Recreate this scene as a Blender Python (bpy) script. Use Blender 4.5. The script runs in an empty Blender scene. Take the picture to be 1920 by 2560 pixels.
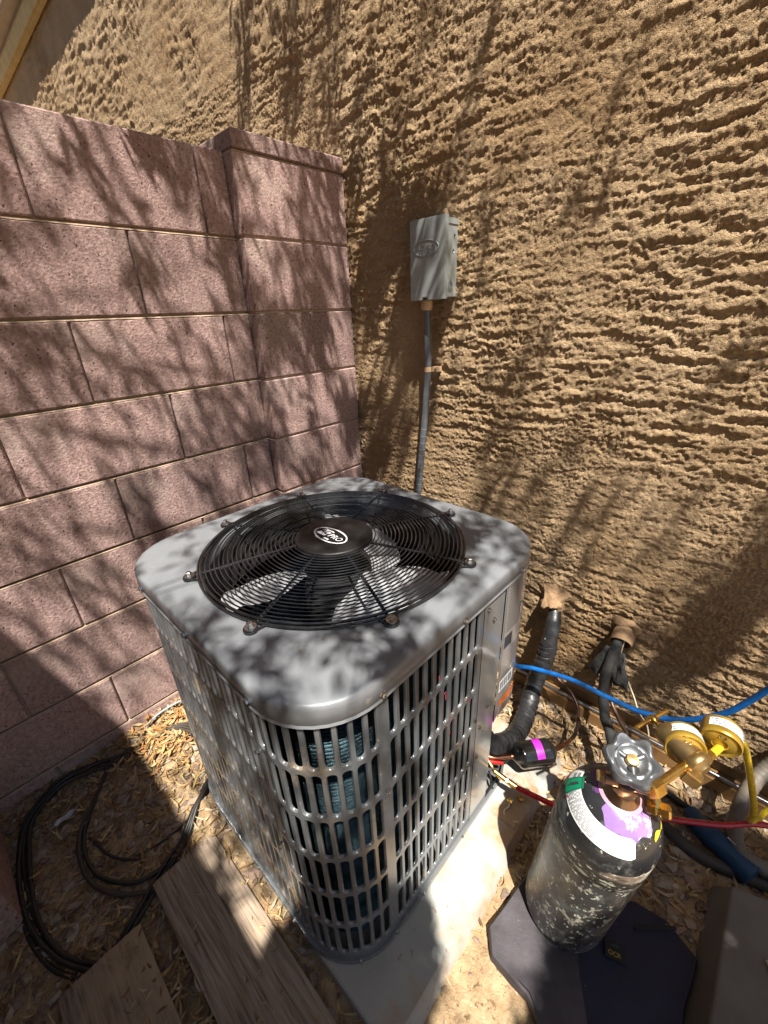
import bpy, bmesh, math, random
import numpy as np
from mathutils import Vector, Matrix, noise

random.seed(7)
RNG = np.random.default_rng(11)
sc = bpy.context.scene
C = bpy.data.collections.new('Scene'); sc.collection.children.link(C)

# ---------------------------------------------------------------- camera
cd = bpy.data.cameras.new('camera'); cam = bpy.data.objects.new('camera', cd); C.objects.link(cam)
cd.sensor_fit = 'VERTICAL'; cd.sensor_height = 24.0; cd.lens = 24.0 * 1053.67 / 2560
cd.clip_start = 0.01; cd.clip_end = 500
cam.location = (1.3288, -1.2168, 1.2012); cam.rotation_euler = (1.1306, 0.0398, 0.7484)
sc.camera = cam
# ---------------------------------------------------------------- light
SX, SY = 0.391, -0.288                       # sun slope: towards the sun per metre of height
S = Vector((SX, SY, 1.0)).normalized()
w = bpy.data.worlds.new('World'); sc.world = w; w.use_nodes = True
wn = w.node_tree; bg = wn.nodes['Background']
sky = wn.nodes.new('ShaderNodeTexSky'); sky.sky_type = 'NISHITA'; sky.sun_disc = False
sky.sun_elevation = math.asin(S.z); sky.sun_rotation = math.atan2(S.x, S.y)
wn.links.new(sky.outputs[0], bg.inputs[0]); bg.inputs[1].default_value = 0.05
sl = bpy.data.lights.new('sun', 'SUN'); sl.energy = 5.0; sl.angle = math.radians(0.5); sl.color = (1.0, 0.95, 0.87)
so = bpy.data.objects.new('sun', sl); C.objects.link(so)
so.rotation_euler = S.to_track_quat('Z', 'Y').to_euler(); so.location = (3, -3, 6)
sc.view_settings.view_transform = 'Standard'; sc.view_settings.look = 'None'
sc.view_settings.gamma = 1; sc.view_settings.exposure = 1.3; sc.view_settings.use_curve_mapping = False
try: sc.cycles.max_bounces = 6; sc.cycles.diffuse_bounces = 2
except Exception: pass

# ---------------------------------------------------------------- helpers
def link(name, me, mat=None, parent=None, loc=None):
    o = bpy.data.objects.new(name, me); C.objects.link(o)
    if mat is not None and me is not None:
        if isinstance(mat, (list, tuple)):
            for m in mat: me.materials.append(m)
        elif len(me.materials) == 0: me.materials.append(mat)
    if parent is not None: o.parent = parent
    if loc is not None: o.location = loc
    return o
def empty(name, loc=(0, 0, 0), rz=0, rot=None):
    o = bpy.data.objects.new(name, None); C.objects.link(o); o.empty_display_size = .05
    o.location = loc; o.rotation_euler = rot if rot else (0, 0, rz); return o
def tag(o, label=None, cat=None, group=None, kind=None):
    if label: o['label'] = label
    if cat: o['category'] = cat
    if group: o['group'] = group
    if kind: o['kind'] = kind
    return o
def mesh(V, F, name='mesh', smooth=False):
    me = bpy.data.meshes.new(name); me.from_pydata([tuple(v) for v in V], [], F); me.update()
    if smooth: me.shade_smooth()
    return me
class MB:
    def __init__(s): s.v = []; s.f = []; s.m = []
    def add(s, V, F, T=None, mi=0):
        n = len(s.v)
        if T is not None: V = [T @ Vector(v) for v in V]
        s.v += [tuple(v) for v in V]; s.f += [tuple(i + n for i in f) for f in F]; s.m += [mi] * len(F); return s
    def box(s, a, b, T=None, mi=0):
        x0, y0, z0 = a; x1, y1, z1 = b
        V = [(x0,y0,z0),(x1,y0,z0),(x1,y1,z0),(x0,y1,z0),(x0,y0,z1),(x1,y0,z1),(x1,y1,z1),(x0,y1,z1)]
        return s.add(V, [(0,3,2,1),(4,5,6,7),(0,1,5,4),(1,2,6,5),(2,3,7,6),(3,0,4,7)], T, mi)
    def bbox(s, a, b, r, T=None, mi=0, seg=2):
        bm = bmesh.new(); bmesh.ops.create_cube(bm, size=1)
        for v in bm.verts: v.co = Vector([(a[i] + b[i]) / 2 + v.co[i] * (b[i] - a[i]) for i in range(3)])
        bmesh.ops.bevel(bm, geom=bm.edges[:], offset=r, segments=seg, affect='EDGES')
        bm.verts.index_update(); V = [v.co.copy() for v in bm.verts]; F = [[v.index for v in f.verts] for f in bm.faces]; bm.free()
        return s.add(V, F, T, mi)
    def lathe(s, prof, n=32, T=None, mi=0, caps=True):
        V = []; F = []
        for r, z in prof:
            for i in range(n):
                a = 2 * math.pi * i / n; V.append((r * math.cos(a), r * math.sin(a), z))
        for k in range(len(prof) - 1):
            for i in range(n):
                j = (i + 1) % n; F.append((k*n+i, k*n+j, (k+1)*n+j, (k+1)*n+i))
        if caps:
            if prof[0][0] > 1e-5: F.append(tuple(range(n))[::-1])
            if prof[-1][0] > 1e-5: F.append(tuple(range((len(prof)-1)*n, len(prof)*n)))
        return s.add(V, F, T, mi)
    def tube(s, pts, r, n=10, closed=False, mi=0, rf=None, caps=True):
        P = [Vector(p) for p in pts]; L = len(P); V = []; F = []; up = None
        for k in range(L):
            if closed: t = (P[(k+1) % L] - P[k-1])
            else: t = P[min(k+1, L-1)] - P[max(k-1, 0)]
            t.normalize()
            if up is None:
                up = Vector((0, 0, 1)) if abs(t.z) < .9 else Vector((1, 0, 0))
            u = (up - t * up.dot(t)).normalized(); v = t.cross(u); up = u
            rr = rf(k / max(L-1, 1)) * r if rf else r
            for i in range(n):
                a = 2 * math.pi * i / n; V.append(P[k] + (u * math.cos(a) + v * math.sin(a)) * rr)
        for k in range(L if closed else L - 1):
            k2 = (k + 1) % L
            for i in range(n):
                j = (i + 1) % n; F.append((k*n+i, k*n+j, k2*n+j, k2*n+i))
        if caps and not closed: F.append(tuple(range(n))[::-1]); F.append(tuple(range((L-1)*n, L*n)))
        return s.add(V, F, None, mi)
    def build(s, name, mat, parent=None, smooth=False, loc=None, sharp=None):
        me = bpy.data.meshes.new(name); me.from_pydata(s.v, [], s.f); me.update()
        if smooth:
            me.shade_smooth()
            try: me.set_sharp_from_angle(angle=math.radians(sharp or 40))
            except Exception: pass
        o = link(name, me, mat, parent, loc)
        if max(s.m or [0]) > 0: me.polygons.foreach_set('material_index', s.m)
        return o
def spline(pts, n=10, closed=False):
    P = [Vector(p) for p in pts]; out = []; L = len(P)
    rng = range(L) if closed else range(L - 1)
    for k in rng:
        if closed: a, b, c, d = P[k-1], P[k], P[(k+1) % L], P[(k+2) % L]
        else: a, b, c, d = P[max(k-1, 0)], P[k], P[k+1], P[min(k+2, L-1)]
        for i in range(n):
            t = i / n
            out.append(0.5 * ((2*b) + (c-a)*t + (2*a-5*b+4*c-d)*t*t + (3*b-a-3*c+d)*t*t*t))
    if not closed: out.append(P[-1])
    return out
def frame(o, d, up=(0, 0, 1)):
    z = Vector(d).normalized(); u = Vector(up)
    if abs(z.dot(u)) > .98: u = Vector((1, 0, 0))
    x = u.cross(z).normalized(); y = z.cross(x)
    M = Matrix.Identity(4)
    for i in range(3): M[i][0] = x[i]; M[i][1] = y[i]; M[i][2] = z[i]; M[i][3] = o[i]
    return M
_tc = {}
def text_mesh(s, size, T, extrude=0.0, bold=0.0, align='CENTER'):
    cu = bpy.data.curves.new('txt', 'FONT'); cu.body = s; cu.size = size; cu.align_x = align; cu.align_y = 'CENTER'
    cu.extrude = extrude; cu.offset = bold; cu.resolution_u = 3
    o = bpy.data.objects.new('txt', cu); C.objects.link(o)
    bpy.context.view_layer.update()
    me = bpy.data.meshes.new_from_object(o.evaluated_get(bpy.context.evaluated_depsgraph_get()))
    V = [T @ v.co for v in me.vertices]; F = [tuple(p.vertices) for p in me.polygons]
    bpy.data.objects.remove(o); bpy.data.curves.remove(cu); bpy.data.meshes.remove(me)
    return V, F

# numpy noise
_perm = RNG.permutation(1024); _ang = RNG.random(1024) * 2 * np.pi
def pn(x, y, seed=0):
    xi = np.floor(x).astype(int); yi = np.floor(y).astype(int); xf = x - xi; yf = y - yi
    u = xf*xf*xf*(xf*(xf*6-15)+10); v = yf*yf*yf*(yf*(yf*6-15)+10)
    def g(ix, iy, dx, dy):
        h = _perm[(_perm[(ix + seed*57) & 1023] + iy) & 1023]; a = _ang[h]; return np.cos(a)*dx + np.sin(a)*dy
    n00 = g(xi, yi, xf, yf); n10 = g(xi+1, yi, xf-1, yf); n01 = g(xi, yi+1, xf, yf-1); n11 = g(xi+1, yi+1, xf-1, yf-1)
    return (n00*(1-u) + n10*u)*(1-v) + (n01*(1-u) + n11*u)*v
def sst(a, b, x):
    t = np.clip((x-a)/(b-a), 0, 1); return t*t*(3-2*t)
def grid_mesh(name, xs, ys, fn):
    """fn(X,Y)->(x,y,z) arrays; returns mesh"""
    X, Y = np.meshgrid(xs, ys); x, y, z = fn(X, Y)
    co = np.stack([x, y, z], -1).reshape(-1, 3).astype(np.float32)
    ny, nx = X.shape; i = np.arange((nx-1)*(ny-1)); r = i // (nx-1); c = i % (nx-1); a = r*nx + c
    idx = np.stack([a, a+1, a+1+nx, a+nx], -1).astype(np.int32)
    me = bpy.data.meshes.new(name); me.vertices.add(len(co)); me.vertices.foreach_set('co', co.ravel())
    me.loops.add(idx.size); me.loops.foreach_set('vertex_index', idx.ravel())
    me.polygons.add(len(idx)); me.polygons.foreach_set('loop_start', np.arange(0, idx.size, 4, dtype=np.int32))
    try: me.polygons.foreach_set('loop_total', np.full(len(idx), 4, dtype=np.int32))
    except Exception: pass
    me.update(calc_edges=True); me.validate(); me.shade_smooth(); return me

# ---------------------------------------------------------------- materials
def M(name, c1, c2=None, scale=20, detail=4, rough=.7, metal=0.0, bump=0.0, bscale=60, spots=None, stretch=None,
      coat=0.0, rand=0.0, attr=False, alpha=1.0, rough2=None, thr=(.35, .65), dirt=None, spec=.5):
    m = bpy.data.materials.new(name); m.use_nodes = True; nt = m.node_tree; N = nt.nodes; L = nt.links
    b = N['Principled BSDF']; b.inputs['Roughness'].default_value = rough; b.inputs['Metallic'].default_value = metal
    b.inputs['Specular IOR Level'].default_value = spec
    if coat: b.inputs['Coat Weight'].default_value = coat; b.inputs['Coat Roughness'].default_value = .12
    tc = N.new('ShaderNodeTexCoord'); src = tc.outputs['Object']
    if stretch:
        mp = N.new('ShaderNodeMapping'); mp.inputs['Scale'].default_value = stretch; L.new(src, mp.inputs[0]); src = mp.outputs[0]
    def nz(sc_, det=4, ro=.6, s=None):
        n = N.new('ShaderNodeTexNoise'); n.inputs['Scale'].default_value = sc_; n.inputs['Detail'].default_value = det
        n.inputs['Roughness'].default_value = ro; L.new(s or src, n.inputs['Vector']); return n
    def ramp(inp, a, b_, ca, cb):
        r = N.new('ShaderNodeValToRGB'); r.color_ramp.elements[0].position = a; r.color_ramp.elements[1].position = b_
        r.color_ramp.elements[0].color = (*ca, 1); r.color_ramp.elements[1].color = (*cb, 1); L.new(inp, r.inputs[0]); return r
    def mix(f, a, b_, mode='MIX'):
        x = N.new('ShaderNodeMix'); x.data_type = 'RGBA'; x.blend_type = mode
        if hasattr(f, 'links'): L.new(f, x.inputs[0])
        else: x.inputs[0].default_value = f
        for s_, i in ((a, 6), (b_, 7)):
            if hasattr(s_, 'links'): L.new(s_, x.inputs[i])
            else: x.inputs[i].default_value = (*s_, 1)
        return x.outputs[2]
    if c2 is not None:
        n = nz(scale, detail); col = ramp(n.outputs[0], thr[0], thr[1], c1, c2).outputs[0]
    else:
        rg = N.new('ShaderNodeRGB'); rg.outputs[0].default_value = (*c1, 1); col = rg.outputs[0]
    if attr:
        at = N.new('ShaderNodeAttribute'); at.attribute_name = 'Col'; col = mix(1.0, col, at.outputs[0], 'MULTIPLY')
    if spots:                       # (colour, scale, threshold, softness)
        for sc_col, ss, th, so_ in spots:
            n = nz(ss, 6, .65); f = ramp(n.outputs[0], th, th + so_, (0,0,0), (1,1,1)).outputs[0]
            col = mix(f, col, sc_col)
    if rand:
        oi = N.new('ShaderNodeObjectInfo'); mr = N.new('ShaderNodeMapRange'); L.new(oi.outputs['Random'], mr.inputs[0])
        mr.inputs[3].default_value = 1 - rand; mr.inputs[4].default_value = 1 + rand
        cx = N.new('ShaderNodeCombineColor'); [L.new(mr.outputs[0], cx.inputs[i]) for i in range(3)]
        col = mix(1.0, col, cx.outputs[0], 'MULTIPLY')
    L.new(col, b.inputs['Base Color'])
    if rough2 is not None:
        n = nz(scale*1.7, 5); mr = N.new('ShaderNodeMapRange'); L.new(n.outputs[0], mr.inputs[0]); mr.inputs[1].default_value = .35; mr.inputs[2].default_value = .65
        mr.inputs[3].default_value = rough; mr.inputs[4].default_value = rough2; L.new(mr.outputs[0], b.inputs['Roughness'])
    if bump:
        n = nz(bscale, 6, .65); bp = N.new('ShaderNodeBump'); bp.inputs['Strength'].default_value = 1.0
        bp.inputs['Distance'].default_value = bump; L.new(n.outputs[0], bp.inputs['Height']); L.new(bp.outputs[0], b.inputs['Normal'])
    return m

m_stucco = M('stucco', (.46,.315,.175), (.55,.392,.235), scale=5, detail=7, rough=.92, spec=.12, spots=[((.38,.24,.12), 1.6, .50, .2), ((.56,.42,.27), 150, .60, .06)])
def sharp_bump(m, layers):
    nt = m.node_tree; N = nt.nodes; L = nt.links; b = N['Principled BSDF']; tc = N.new('ShaderNodeTexCoord'); acc = None
    for sc_, lo, hi, hgt, det in layers:
        n = N.new('ShaderNodeTexNoise'); n.inputs['Scale'].default_value = sc_; n.inputs['Detail'].default_value = det; n.inputs['Roughness'].default_value = .6; L.new(tc.outputs['Object'], n.inputs['Vector'])
        mr = N.new('ShaderNodeMapRange'); mr.interpolation_type = 'SMOOTHSTEP'; mr.inputs[1].default_value = lo; mr.inputs[2].default_value = hi; mr.inputs[4].default_value = hgt; L.new(n.outputs[0], mr.inputs[0])
        if acc is None: acc = mr.outputs[0]
        else:
            a = N.new('ShaderNodeMath'); a.operation = 'ADD'; L.new(acc, a.inputs[0]); L.new(mr.outputs[0], a.inputs[1]); acc = a.outputs[0]
    bp = N.new('ShaderNodeBump'); bp.inputs['Distance'].default_value = 1.0; bp.inputs['Strength'].default_value = 1.0; L.new(acc, bp.inputs['Height']); L.new(bp.outputs[0], b.inputs['Normal'])
sharp_bump(m_stucco, [(95, .47, .55, .0030, 4), (210, .46, .56, .0022, 5), (460, .35, .65, .0012, 4)])
m_found = M('brown_paint', (.19,.10,.035), (.25,.14,.055), scale=14, rough=.65, bump=.0006, bscale=200)
m_alu = M('galvanized', (.62,.63,.65), (.45,.46,.48), scale=60, rough=.28, metal=1, bump=.0002)
m_trim = M('trim_stucco', (.42,.30,.12), (.50,.37,.17), scale=14, rough=.9, bump=.004, bscale=70)
m_soffit = M('soffit_stucco', (.36,.30,.26), (.42,.35,.30), scale=18, rough=.9, bump=.004, bscale=90)
m_tile = M('roof_tile', (.30,.18,.12), (.38,.25,.17), scale=9, rough=.85, bump=.002, rand=.15)
m_block = M('concrete_block', (.265,.170,.152), (.455,.318,.288), scale=115, detail=6, rough=.95, bump=.0035, bscale=150, rand=.15, spec=.12,
            spots=[((.05,.03,.027), 120, .60, .035), ((.47,.38,.33), 3.4, .56, .22)], thr=(.34, .66))
m_mortar = M('mortar', (.40,.29,.20), (.52,.39,.28), scale=40, rough=.95, bump=.003, bscale=160)
m_dirt = M('dirt', (.30,.20,.11), (.47,.34,.20), scale=26, detail=9, rough=.95, bump=.008, bscale=110, spec=.15,
           spots=[((.17,.11,.06), 60, .58, .06), ((.55,.42,.28), 90, .62, .05)])
m_stone = M('gravel', (.8,.8,.8), (1,1,1), scale=60, rough=.9, bump=.002, bscale=200, attr=True, spec=.2)
m_leaf_dry = M('dry_leaf', (.8,.8,.8), (1,1,1), scale=90, rough=.75, attr=True, spec=.3)
m_bark = M('bark', (.16,.12,.08), (.24,.18,.12), scale=20, rough=.9, bump=.01, bscale=30)
m_leaf = M('tree_leaf', (.05,.09,.025), (.08,.12,.035), scale=12, rough=.5)
m_gate = M('gate_wood', (.22,.15,.10), (.30,.21,.14), scale=10, stretch=(6,6,.6), rough=.8, bump=.002)

# ================================================================ SETTING
def ground_z(x, y):
    return -.082 + .035*np.exp(-np.clip(x, 0, 9)/.10) - .035*sst(-.28, -.04, y) + .034*np.exp(-((y+1.066)/.018)**2)*sst(.22, .34, x)*sst(.92, .78, x)
def nonuni(parts):
    out = []
    for a, b_, n in parts: out += list(np.linspace(a, b_, n, endpoint=False))
    out.append(parts[-1][1]); return np.array(out)
gx = nonuni([(-70,-6,14),(-6,-.3,22),(-.3,-.02,16),(-.02,1.85,290),(1.85,3,30),(3,9,20),(9,70,14)])
gy = nonuni([(-70,-8,14),(-8,-2.4,20),(-2.4,-1.55,30),(-1.55,-.0,240),(0,1,8),(1,8,10),(8,70,12)])
def gfn(X, Y):
    near = np.exp(-np.clip(np.abs(X-.9)-1.2,0,9)*2) * np.exp(-np.clip(np.abs(Y+.8)-1.0,0,9)*2)
    n = .010*pn(X*5, Y*5, 3) + .006*pn(X*19, Y*19, 4) + .0035*pn(X*55, Y*55, 5) + .002*pn(X*110, Y*110, 6)
    return X, Y, ground_z(X, Y) + n*near
g = link('ground', grid_mesh('ground', gx, gy, gfn), m_dirt); tag(g, kind='structure')

# ---- house wall of rough stucco
house = empty('house_wall', (-1, 0, -.1)); tag(house, 'tan house wall of heavy rough lace stucco with a brown painted footing', 'house wall')
def local(o, p):
    o.parent = p; o.matrix_parent_inverse = Matrix.Identity(4); o.location = o.location - p.location; return o
xs = nonuni([(-5.2,-1.6,260),(-1.6,-.3,250),(-.3,1.75,600),(1.75,4.0,24)])
zs = nonuni([(-.012,2.05,600),(2.05,3.05,110)])
def stucco_fn(X, Zz):
    w1 = pn(X*21, Zz*21, 11); w2 = pn(X*55, Zz*55, 12); w3 = pn(X*18, Zz*24, 13); w4 = pn(X*60, Zz*60, 14)
    x = X + .016*w1 + .009*w2; z = Zz + .011*w3 + .006*w4 + .045*pn(X*1.3, Zz*1.7, 15)
    r = pn(x*8.5, z*44, 16) + .62*pn(x*24, z*78, 17) + .50*pn(x*70, z*112, 18)
    amp = .30 + .75*sst(-.25, .25, pn(X*2.1 + 3, Zz*2.3, 19))
    T = sst(-.20, -.14, r)*.6 + sst(.22, .28, r)*.4
    h = .0058*T*amp + .0010*r
    q = pn(X*88 + 3*w2, Zz*100 + 3*w4, 20) + .6*pn(X*150, Zz*160, 22); h += .0030*sst(.02, .10, q)*(.35 + .45*sst(-.2, .3, pn(X*4, Zz*4, 23)) + .2*T)
    k = np.exp(-(((X-.33)/.085)**4 + ((Zz-1.06)/.16)**4)); h = h*(1-.6*k)
    far = 1 + .3*sst(.3, 1.5, -X)
    return X, -h*far, Zz
st = link('stucco_skin', grid_mesh('stucco', xs, zs, stucco_fn), m_stucco); local(st, house)
b = MB(); b.box((-5.2,.004,-.01),(4.0,.14,3.05)); b.box((-5.2,.14,-.6),(4,.3,3.6)); local(b.build('wall_core', m_stucco), house)
b = MB(); b.box((-5.2,.012,-.062),(4,.13,-.013)); local(b.build('footing_band', m_found), house)
b = MB(); b.bbox((-5.2,-.022,-.30),(4,.13,-.066),.004); local(b.build('footing', m_found), house)
b = MB(); b.tube([(-1,-.012,-.058),(.6,-.012,-.058),(1.2,-.013,-.0575),(4,-.012,-.058)], .0062, 10); local(b.build('metal_rod', m_alu, smooth=True), house)
b = MB(); b.bbox((-5.2,-.045,2.84),(4,.0,2.945),.012); local(b.build('frieze_trim', m_trim), house)
b = MB(); b.bbox((-5.2,-.105,2.97),(4,.3,3.16),.01); b.box((-5.2,-.03,2.945),(4,.3,2.97)); local(b.build('eave_fascia', m_soffit), house)
tb = MB()
for i in range(13):
    a0 = math.pi*i/12
for j in range(2):
    rr = .105 - .014*j
    for i in range(13):
        a0 = math.pi*i/12; tb.v += [(rr*math.cos(a0), 0, rr*.75*math.sin(a0)), (rr*1.05*math.cos(a0), .42, rr*.75*math.sin(a0)+.13)]
tb.f = [(2*i, 2*i+2, 2*i+3, 2*i+1) for i in range(12)] + [(26+2*i, 26+2*i+1, 26+2*i+3, 26+2*i+2) for i in range(12)] + [(2*i, 26+2*i, 26+2*i+2, 2*i+2) for i in range(12)]
t_me = bpy.data.meshes.new('roof_tile'); t_me.from_pydata(tb.v, [], tb.f); t_me.materials.append(m_tile)
for i in range(26):
    o = link('roof_tile', t_me); o.location = (-5.1 + i*.30, -.162 + .006*math.sin(i*2.3), 3.155); local(o, house)
b = MB(); b.box((-5.2,-.11,3.161),(4,.3,3.175)); local(b.build('tile_bed', m_tile), house)

# ---- block wall
C8 = .2032
bw = empty('block_wall', (-.075, -.9, -.2)); tag(bw, 'pinkish brown concrete block garden wall behind the condenser', 'block wall')
def block_me(w_, h_, d_, name='block', seed=0, mat=m_block):
    bm = bmesh.new(); bmesh.ops.create_cube(bm, size=1)
    for v in bm.verts: v.co = Vector((v.co.x*d_, v.co.y*w_, v.co.z*h_))
    bmesh.ops.bevel(bm, geom=bm.edges[:], offset=.0035, segments=1, affect='EDGES')
    me = bpy.data.meshes.new(name); bm.to_mesh(me); bm.free(); me.materials.append(mat); return me
_bc = {}
def put_block(parent, y0, y1, z0, z1, x0, x1, jit=.0012):
    k = (round(y1-y0, 3), round(z1-z0, 3), round(x1-x0, 3))
    if k not in _bc: _bc[k] = block_me(k[0], k[1], k[2])
    o = link('concrete_block', _bc[k]); o.location = ((x0+x1)/2 + random.uniform(-jit, jit), (y0+y1)/2, (z0+z1)/2)
    o.rotation_euler = (random.uniform(-.002,.002), 0, random.uniform(-.003,.003)); local(o, parent); return o
J = .005
OFF = dict(zip(range(0, 10), [.0035,-.0138,.0021,-.0088,-.0100,-.0021,.0073,.0066,.002,0]))
for k in range(0, 10):
    ztop = (8-k)*C8 - J*.8; zbot = (7-k)*C8 + J*.8
    hd = -.51 + (0 if k % 2 == 0 else -C8) + OFF[k]
    zt_ = ztop + (.006 if k == 0 else 0)
    put_block(bw, hd+J*.42, -.4215, zbot, zt_, -.15, 0)
    y = hd
    while y > -2.0:
        put_block(bw, y-.4064+J*.42, y-J*.42, zbot, zt_, -.15, 0); y -= .4064
b = MB(); b.box((-.146,-2.4,-.45),(-.013,-.4215,1.628)); local(b.build('mortar', m_mortar), bw)
# squeezed mortar lip under each course
for k in range(1, 9):
    z = (8-k)*C8; b = MB(); n = 90
    V = []; F = []
    for i in range(n+1):
        y = -2.0 + (2.0-.4215)*i/n; dz = .0012*noise.noise(Vector((y*30, k*7, 0))); dx = .0010*noise.noise(Vector((y*22, k*9, 5)))
        V += [(-.016, y, z-.0055+dz), (-.0008+dx, y, z-.0040+dz), (-.0020+dx, y, z-.0012), (-.016, y, z-.0002)]
    for i in range(n):
        for j in range(3): F.append((4*i+j, 4*i+4+j, 4*i+5+j, 4*i+1+j))
    b.add(V, F); local(b.build('mortar_joint', m_mortar, smooth=True), bw)

pil = empty('wall_pilaster', (-.06, -.21, -.2)); tag(pil, 'block pilaster with a thin cap at the end of the block wall against the stucco', 'pilaster')
for k in range(0, 10):
    put_block(pil, -.4185, -.008, (7-k)*C8 + J*.6, (8-k)*C8 - J*.6, -.34, .0420, .0008)
b = MB(); b.box((-.335,-.4145,-.45),(.0360,-.012,1.627)); local(b.build('mortar', m_mortar), pil)
me = block_me(.408, .043, .388, 'cap'); o = link('cap_block', me); o.location = (-.1480, -.2120, 1.6500); local(o, pil)

# ---- return pier, and an added shade wall behind the photographer
pier = empty('gate_pier', (.165, -1.575, -.15)); tag(pier, 'low block pier beside the black hose at the left edge', 'pier')
for k in range(2, 10):
    z1_ = min((8-k)*C8 - .075 , 1.16)
    put_block(pier, -1.675, -1.473, z1_-C8+.01, z1_, 0.004, .335, .0006)
b = MB(); b.box((.008,-1.671,-.4),(.331,-1.477,1.14)); local(b.build('mortar', m_mortar), pier)
nb = empty('added_shade_wall', (-.5, -2.1, -.1)); tag(nb, 'unseen plain tan stucco wall added across the yard to block sky and cast shade', 'house wall')  # unseen wall added to throw the straight shadow edge and darken the sky fill
b = MB(); b.box((-4.0,-2.30,-.4),(2.0,-2.005,2.92)); local(b.build('wall_face', m_stucco), nb)
b = MB(); b.bbox((-4.05,-2.35,2.92),(2.012,-2.000,3.00),.004); local(b.build('parapet_cap', m_trim), nb)

# ---- gravel, litter
def scatter_obj(name, V, F, col, mat, label, cat, n_per, tri=True):
    V = V.reshape(-1, 3).astype(np.float32); me = bpy.data.meshes.new(name)
    me.vertices.add(len(V)); me.vertices.foreach_set('co', V.ravel())
    F = F.astype(np.int32); k = F.shape[1]
    me.loops.add(F.size); me.loops.foreach_set('vertex_index', F.ravel()); me.polygons.add(len(F))
    me.polygons.foreach_set('loop_start', np.arange(0, F.size, k, dtype=np.int32))
    try: me.polygons.foreach_set('loop_total', np.full(len(F), k, dtype=np.int32))
    except Exception: pass
    me.update(calc_edges=True); me.validate(); me.shade_smooth()
    if col is not None:
        a = me.color_attributes.new('Col', 'FLOAT_COLOR', 'POINT'); a.data.foreach_set('color', np.repeat(col, n_per, axis=0).astype(np.float32).ravel())
    o = link(name, me, mat); tag(o, label, cat, kind='stuff'); return o
bm = bmesh.new(); bmesh.ops.create_icosphere(bm, subdivisions=1, radius=1); bm.verts.ensure_lookup_table()
IV = np.array([v.co[:] for v in bm.verts]); IF = np.array([[v.index for v in f.verts] for f in bm.faces]); bm.free()
def blocked(x, y):
    pad = (x > .36) & (x < 1.11) & (y > -1.05) & (y < -.24)
    b1 = (x > .51) & (y > -1.24) & (y < -1.08); b2 = (x > .57) & (y > -1.44) & (y < -1.285)
    pouch = (x > 1.16) & (x < 1.50) & (y < -.50) & (y > -.95)
    slab = (x > 1.51) & (y < -.32)
    return pad | b1 | b2 | pouch | slab
def dens(x, y):
    d = np.full(x.shape, .45)
    d = np.where((x > 1.28) & (y > -.62), 1.0, d)
    d = np.where((x < .55) & (y < -1.12), .9, d)
    d = np.where((x > 1.10) & (x < 1.32) & (y < -.68), .06, d)
    d = np.where((y > -.3) & (x > .85), .6, d)
    return d
n = 12500
px = RNG.uniform(-.0, 1.85, n); py = RNG.uniform(-1.70, -.03, n)
k = (~blocked(px, py)) & (RNG.random(n) < dens(px, py)); px = px[k]; py = py[k]; n = len(px)
sz = .0040 + .0120*RNG.random(n)**2.4
A = RNG.normal(size=(n,3)); rotz = RNG.uniform(0, 6.28, n)
V = IV[None]*(1 + .24*RNG.normal(size=(n, len(IV), 1)))*np.stack([sz*RNG.uniform(.9,1.7,n), sz*RNG.uniform(.7,1.1,n), sz*RNG.uniform(.45,.8,n)], -1)[:, None]
c_, s_ = np.cos(rotz)[:, None], np.sin(rotz)[:, None]
X = V[..., 0]*c_ - V[..., 1]*s_ + px[:, None]; Y = V[..., 0]*s_ + V[..., 1]*c_ + py[:, None]
Zz = V[..., 2] + (ground_z(px, py) + .010*pn(px*5, py*5, 3) + .006*pn(px*19, py*19, 4) + sz*.18)[:, None]
V = np.stack([X, Y, Zz], -1); F = (IF[None] + (np.arange(n)*len(IV))[:, None, None]).reshape(-1, 3)
pal = np.array([(.34,.24,.16),(.42,.32,.23),(.30,.21,.16),(.46,.38,.30),(.27,.20,.15),(.38,.27,.20),(.50,.41,.30)])
col = pal[RNG.integers(0, len(pal), n)]*RNG.uniform(.75, 1.15, (n, 1)); col = np.c_[col, np.ones(n)]
col[:, :3] *= .82
go_ = scatter_obj('gravel', V, F, col, m_stone, 'loose tan and grey gravel spread over the dirt', 'gravel', len(IV)); go_.data.shade_flat()

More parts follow.
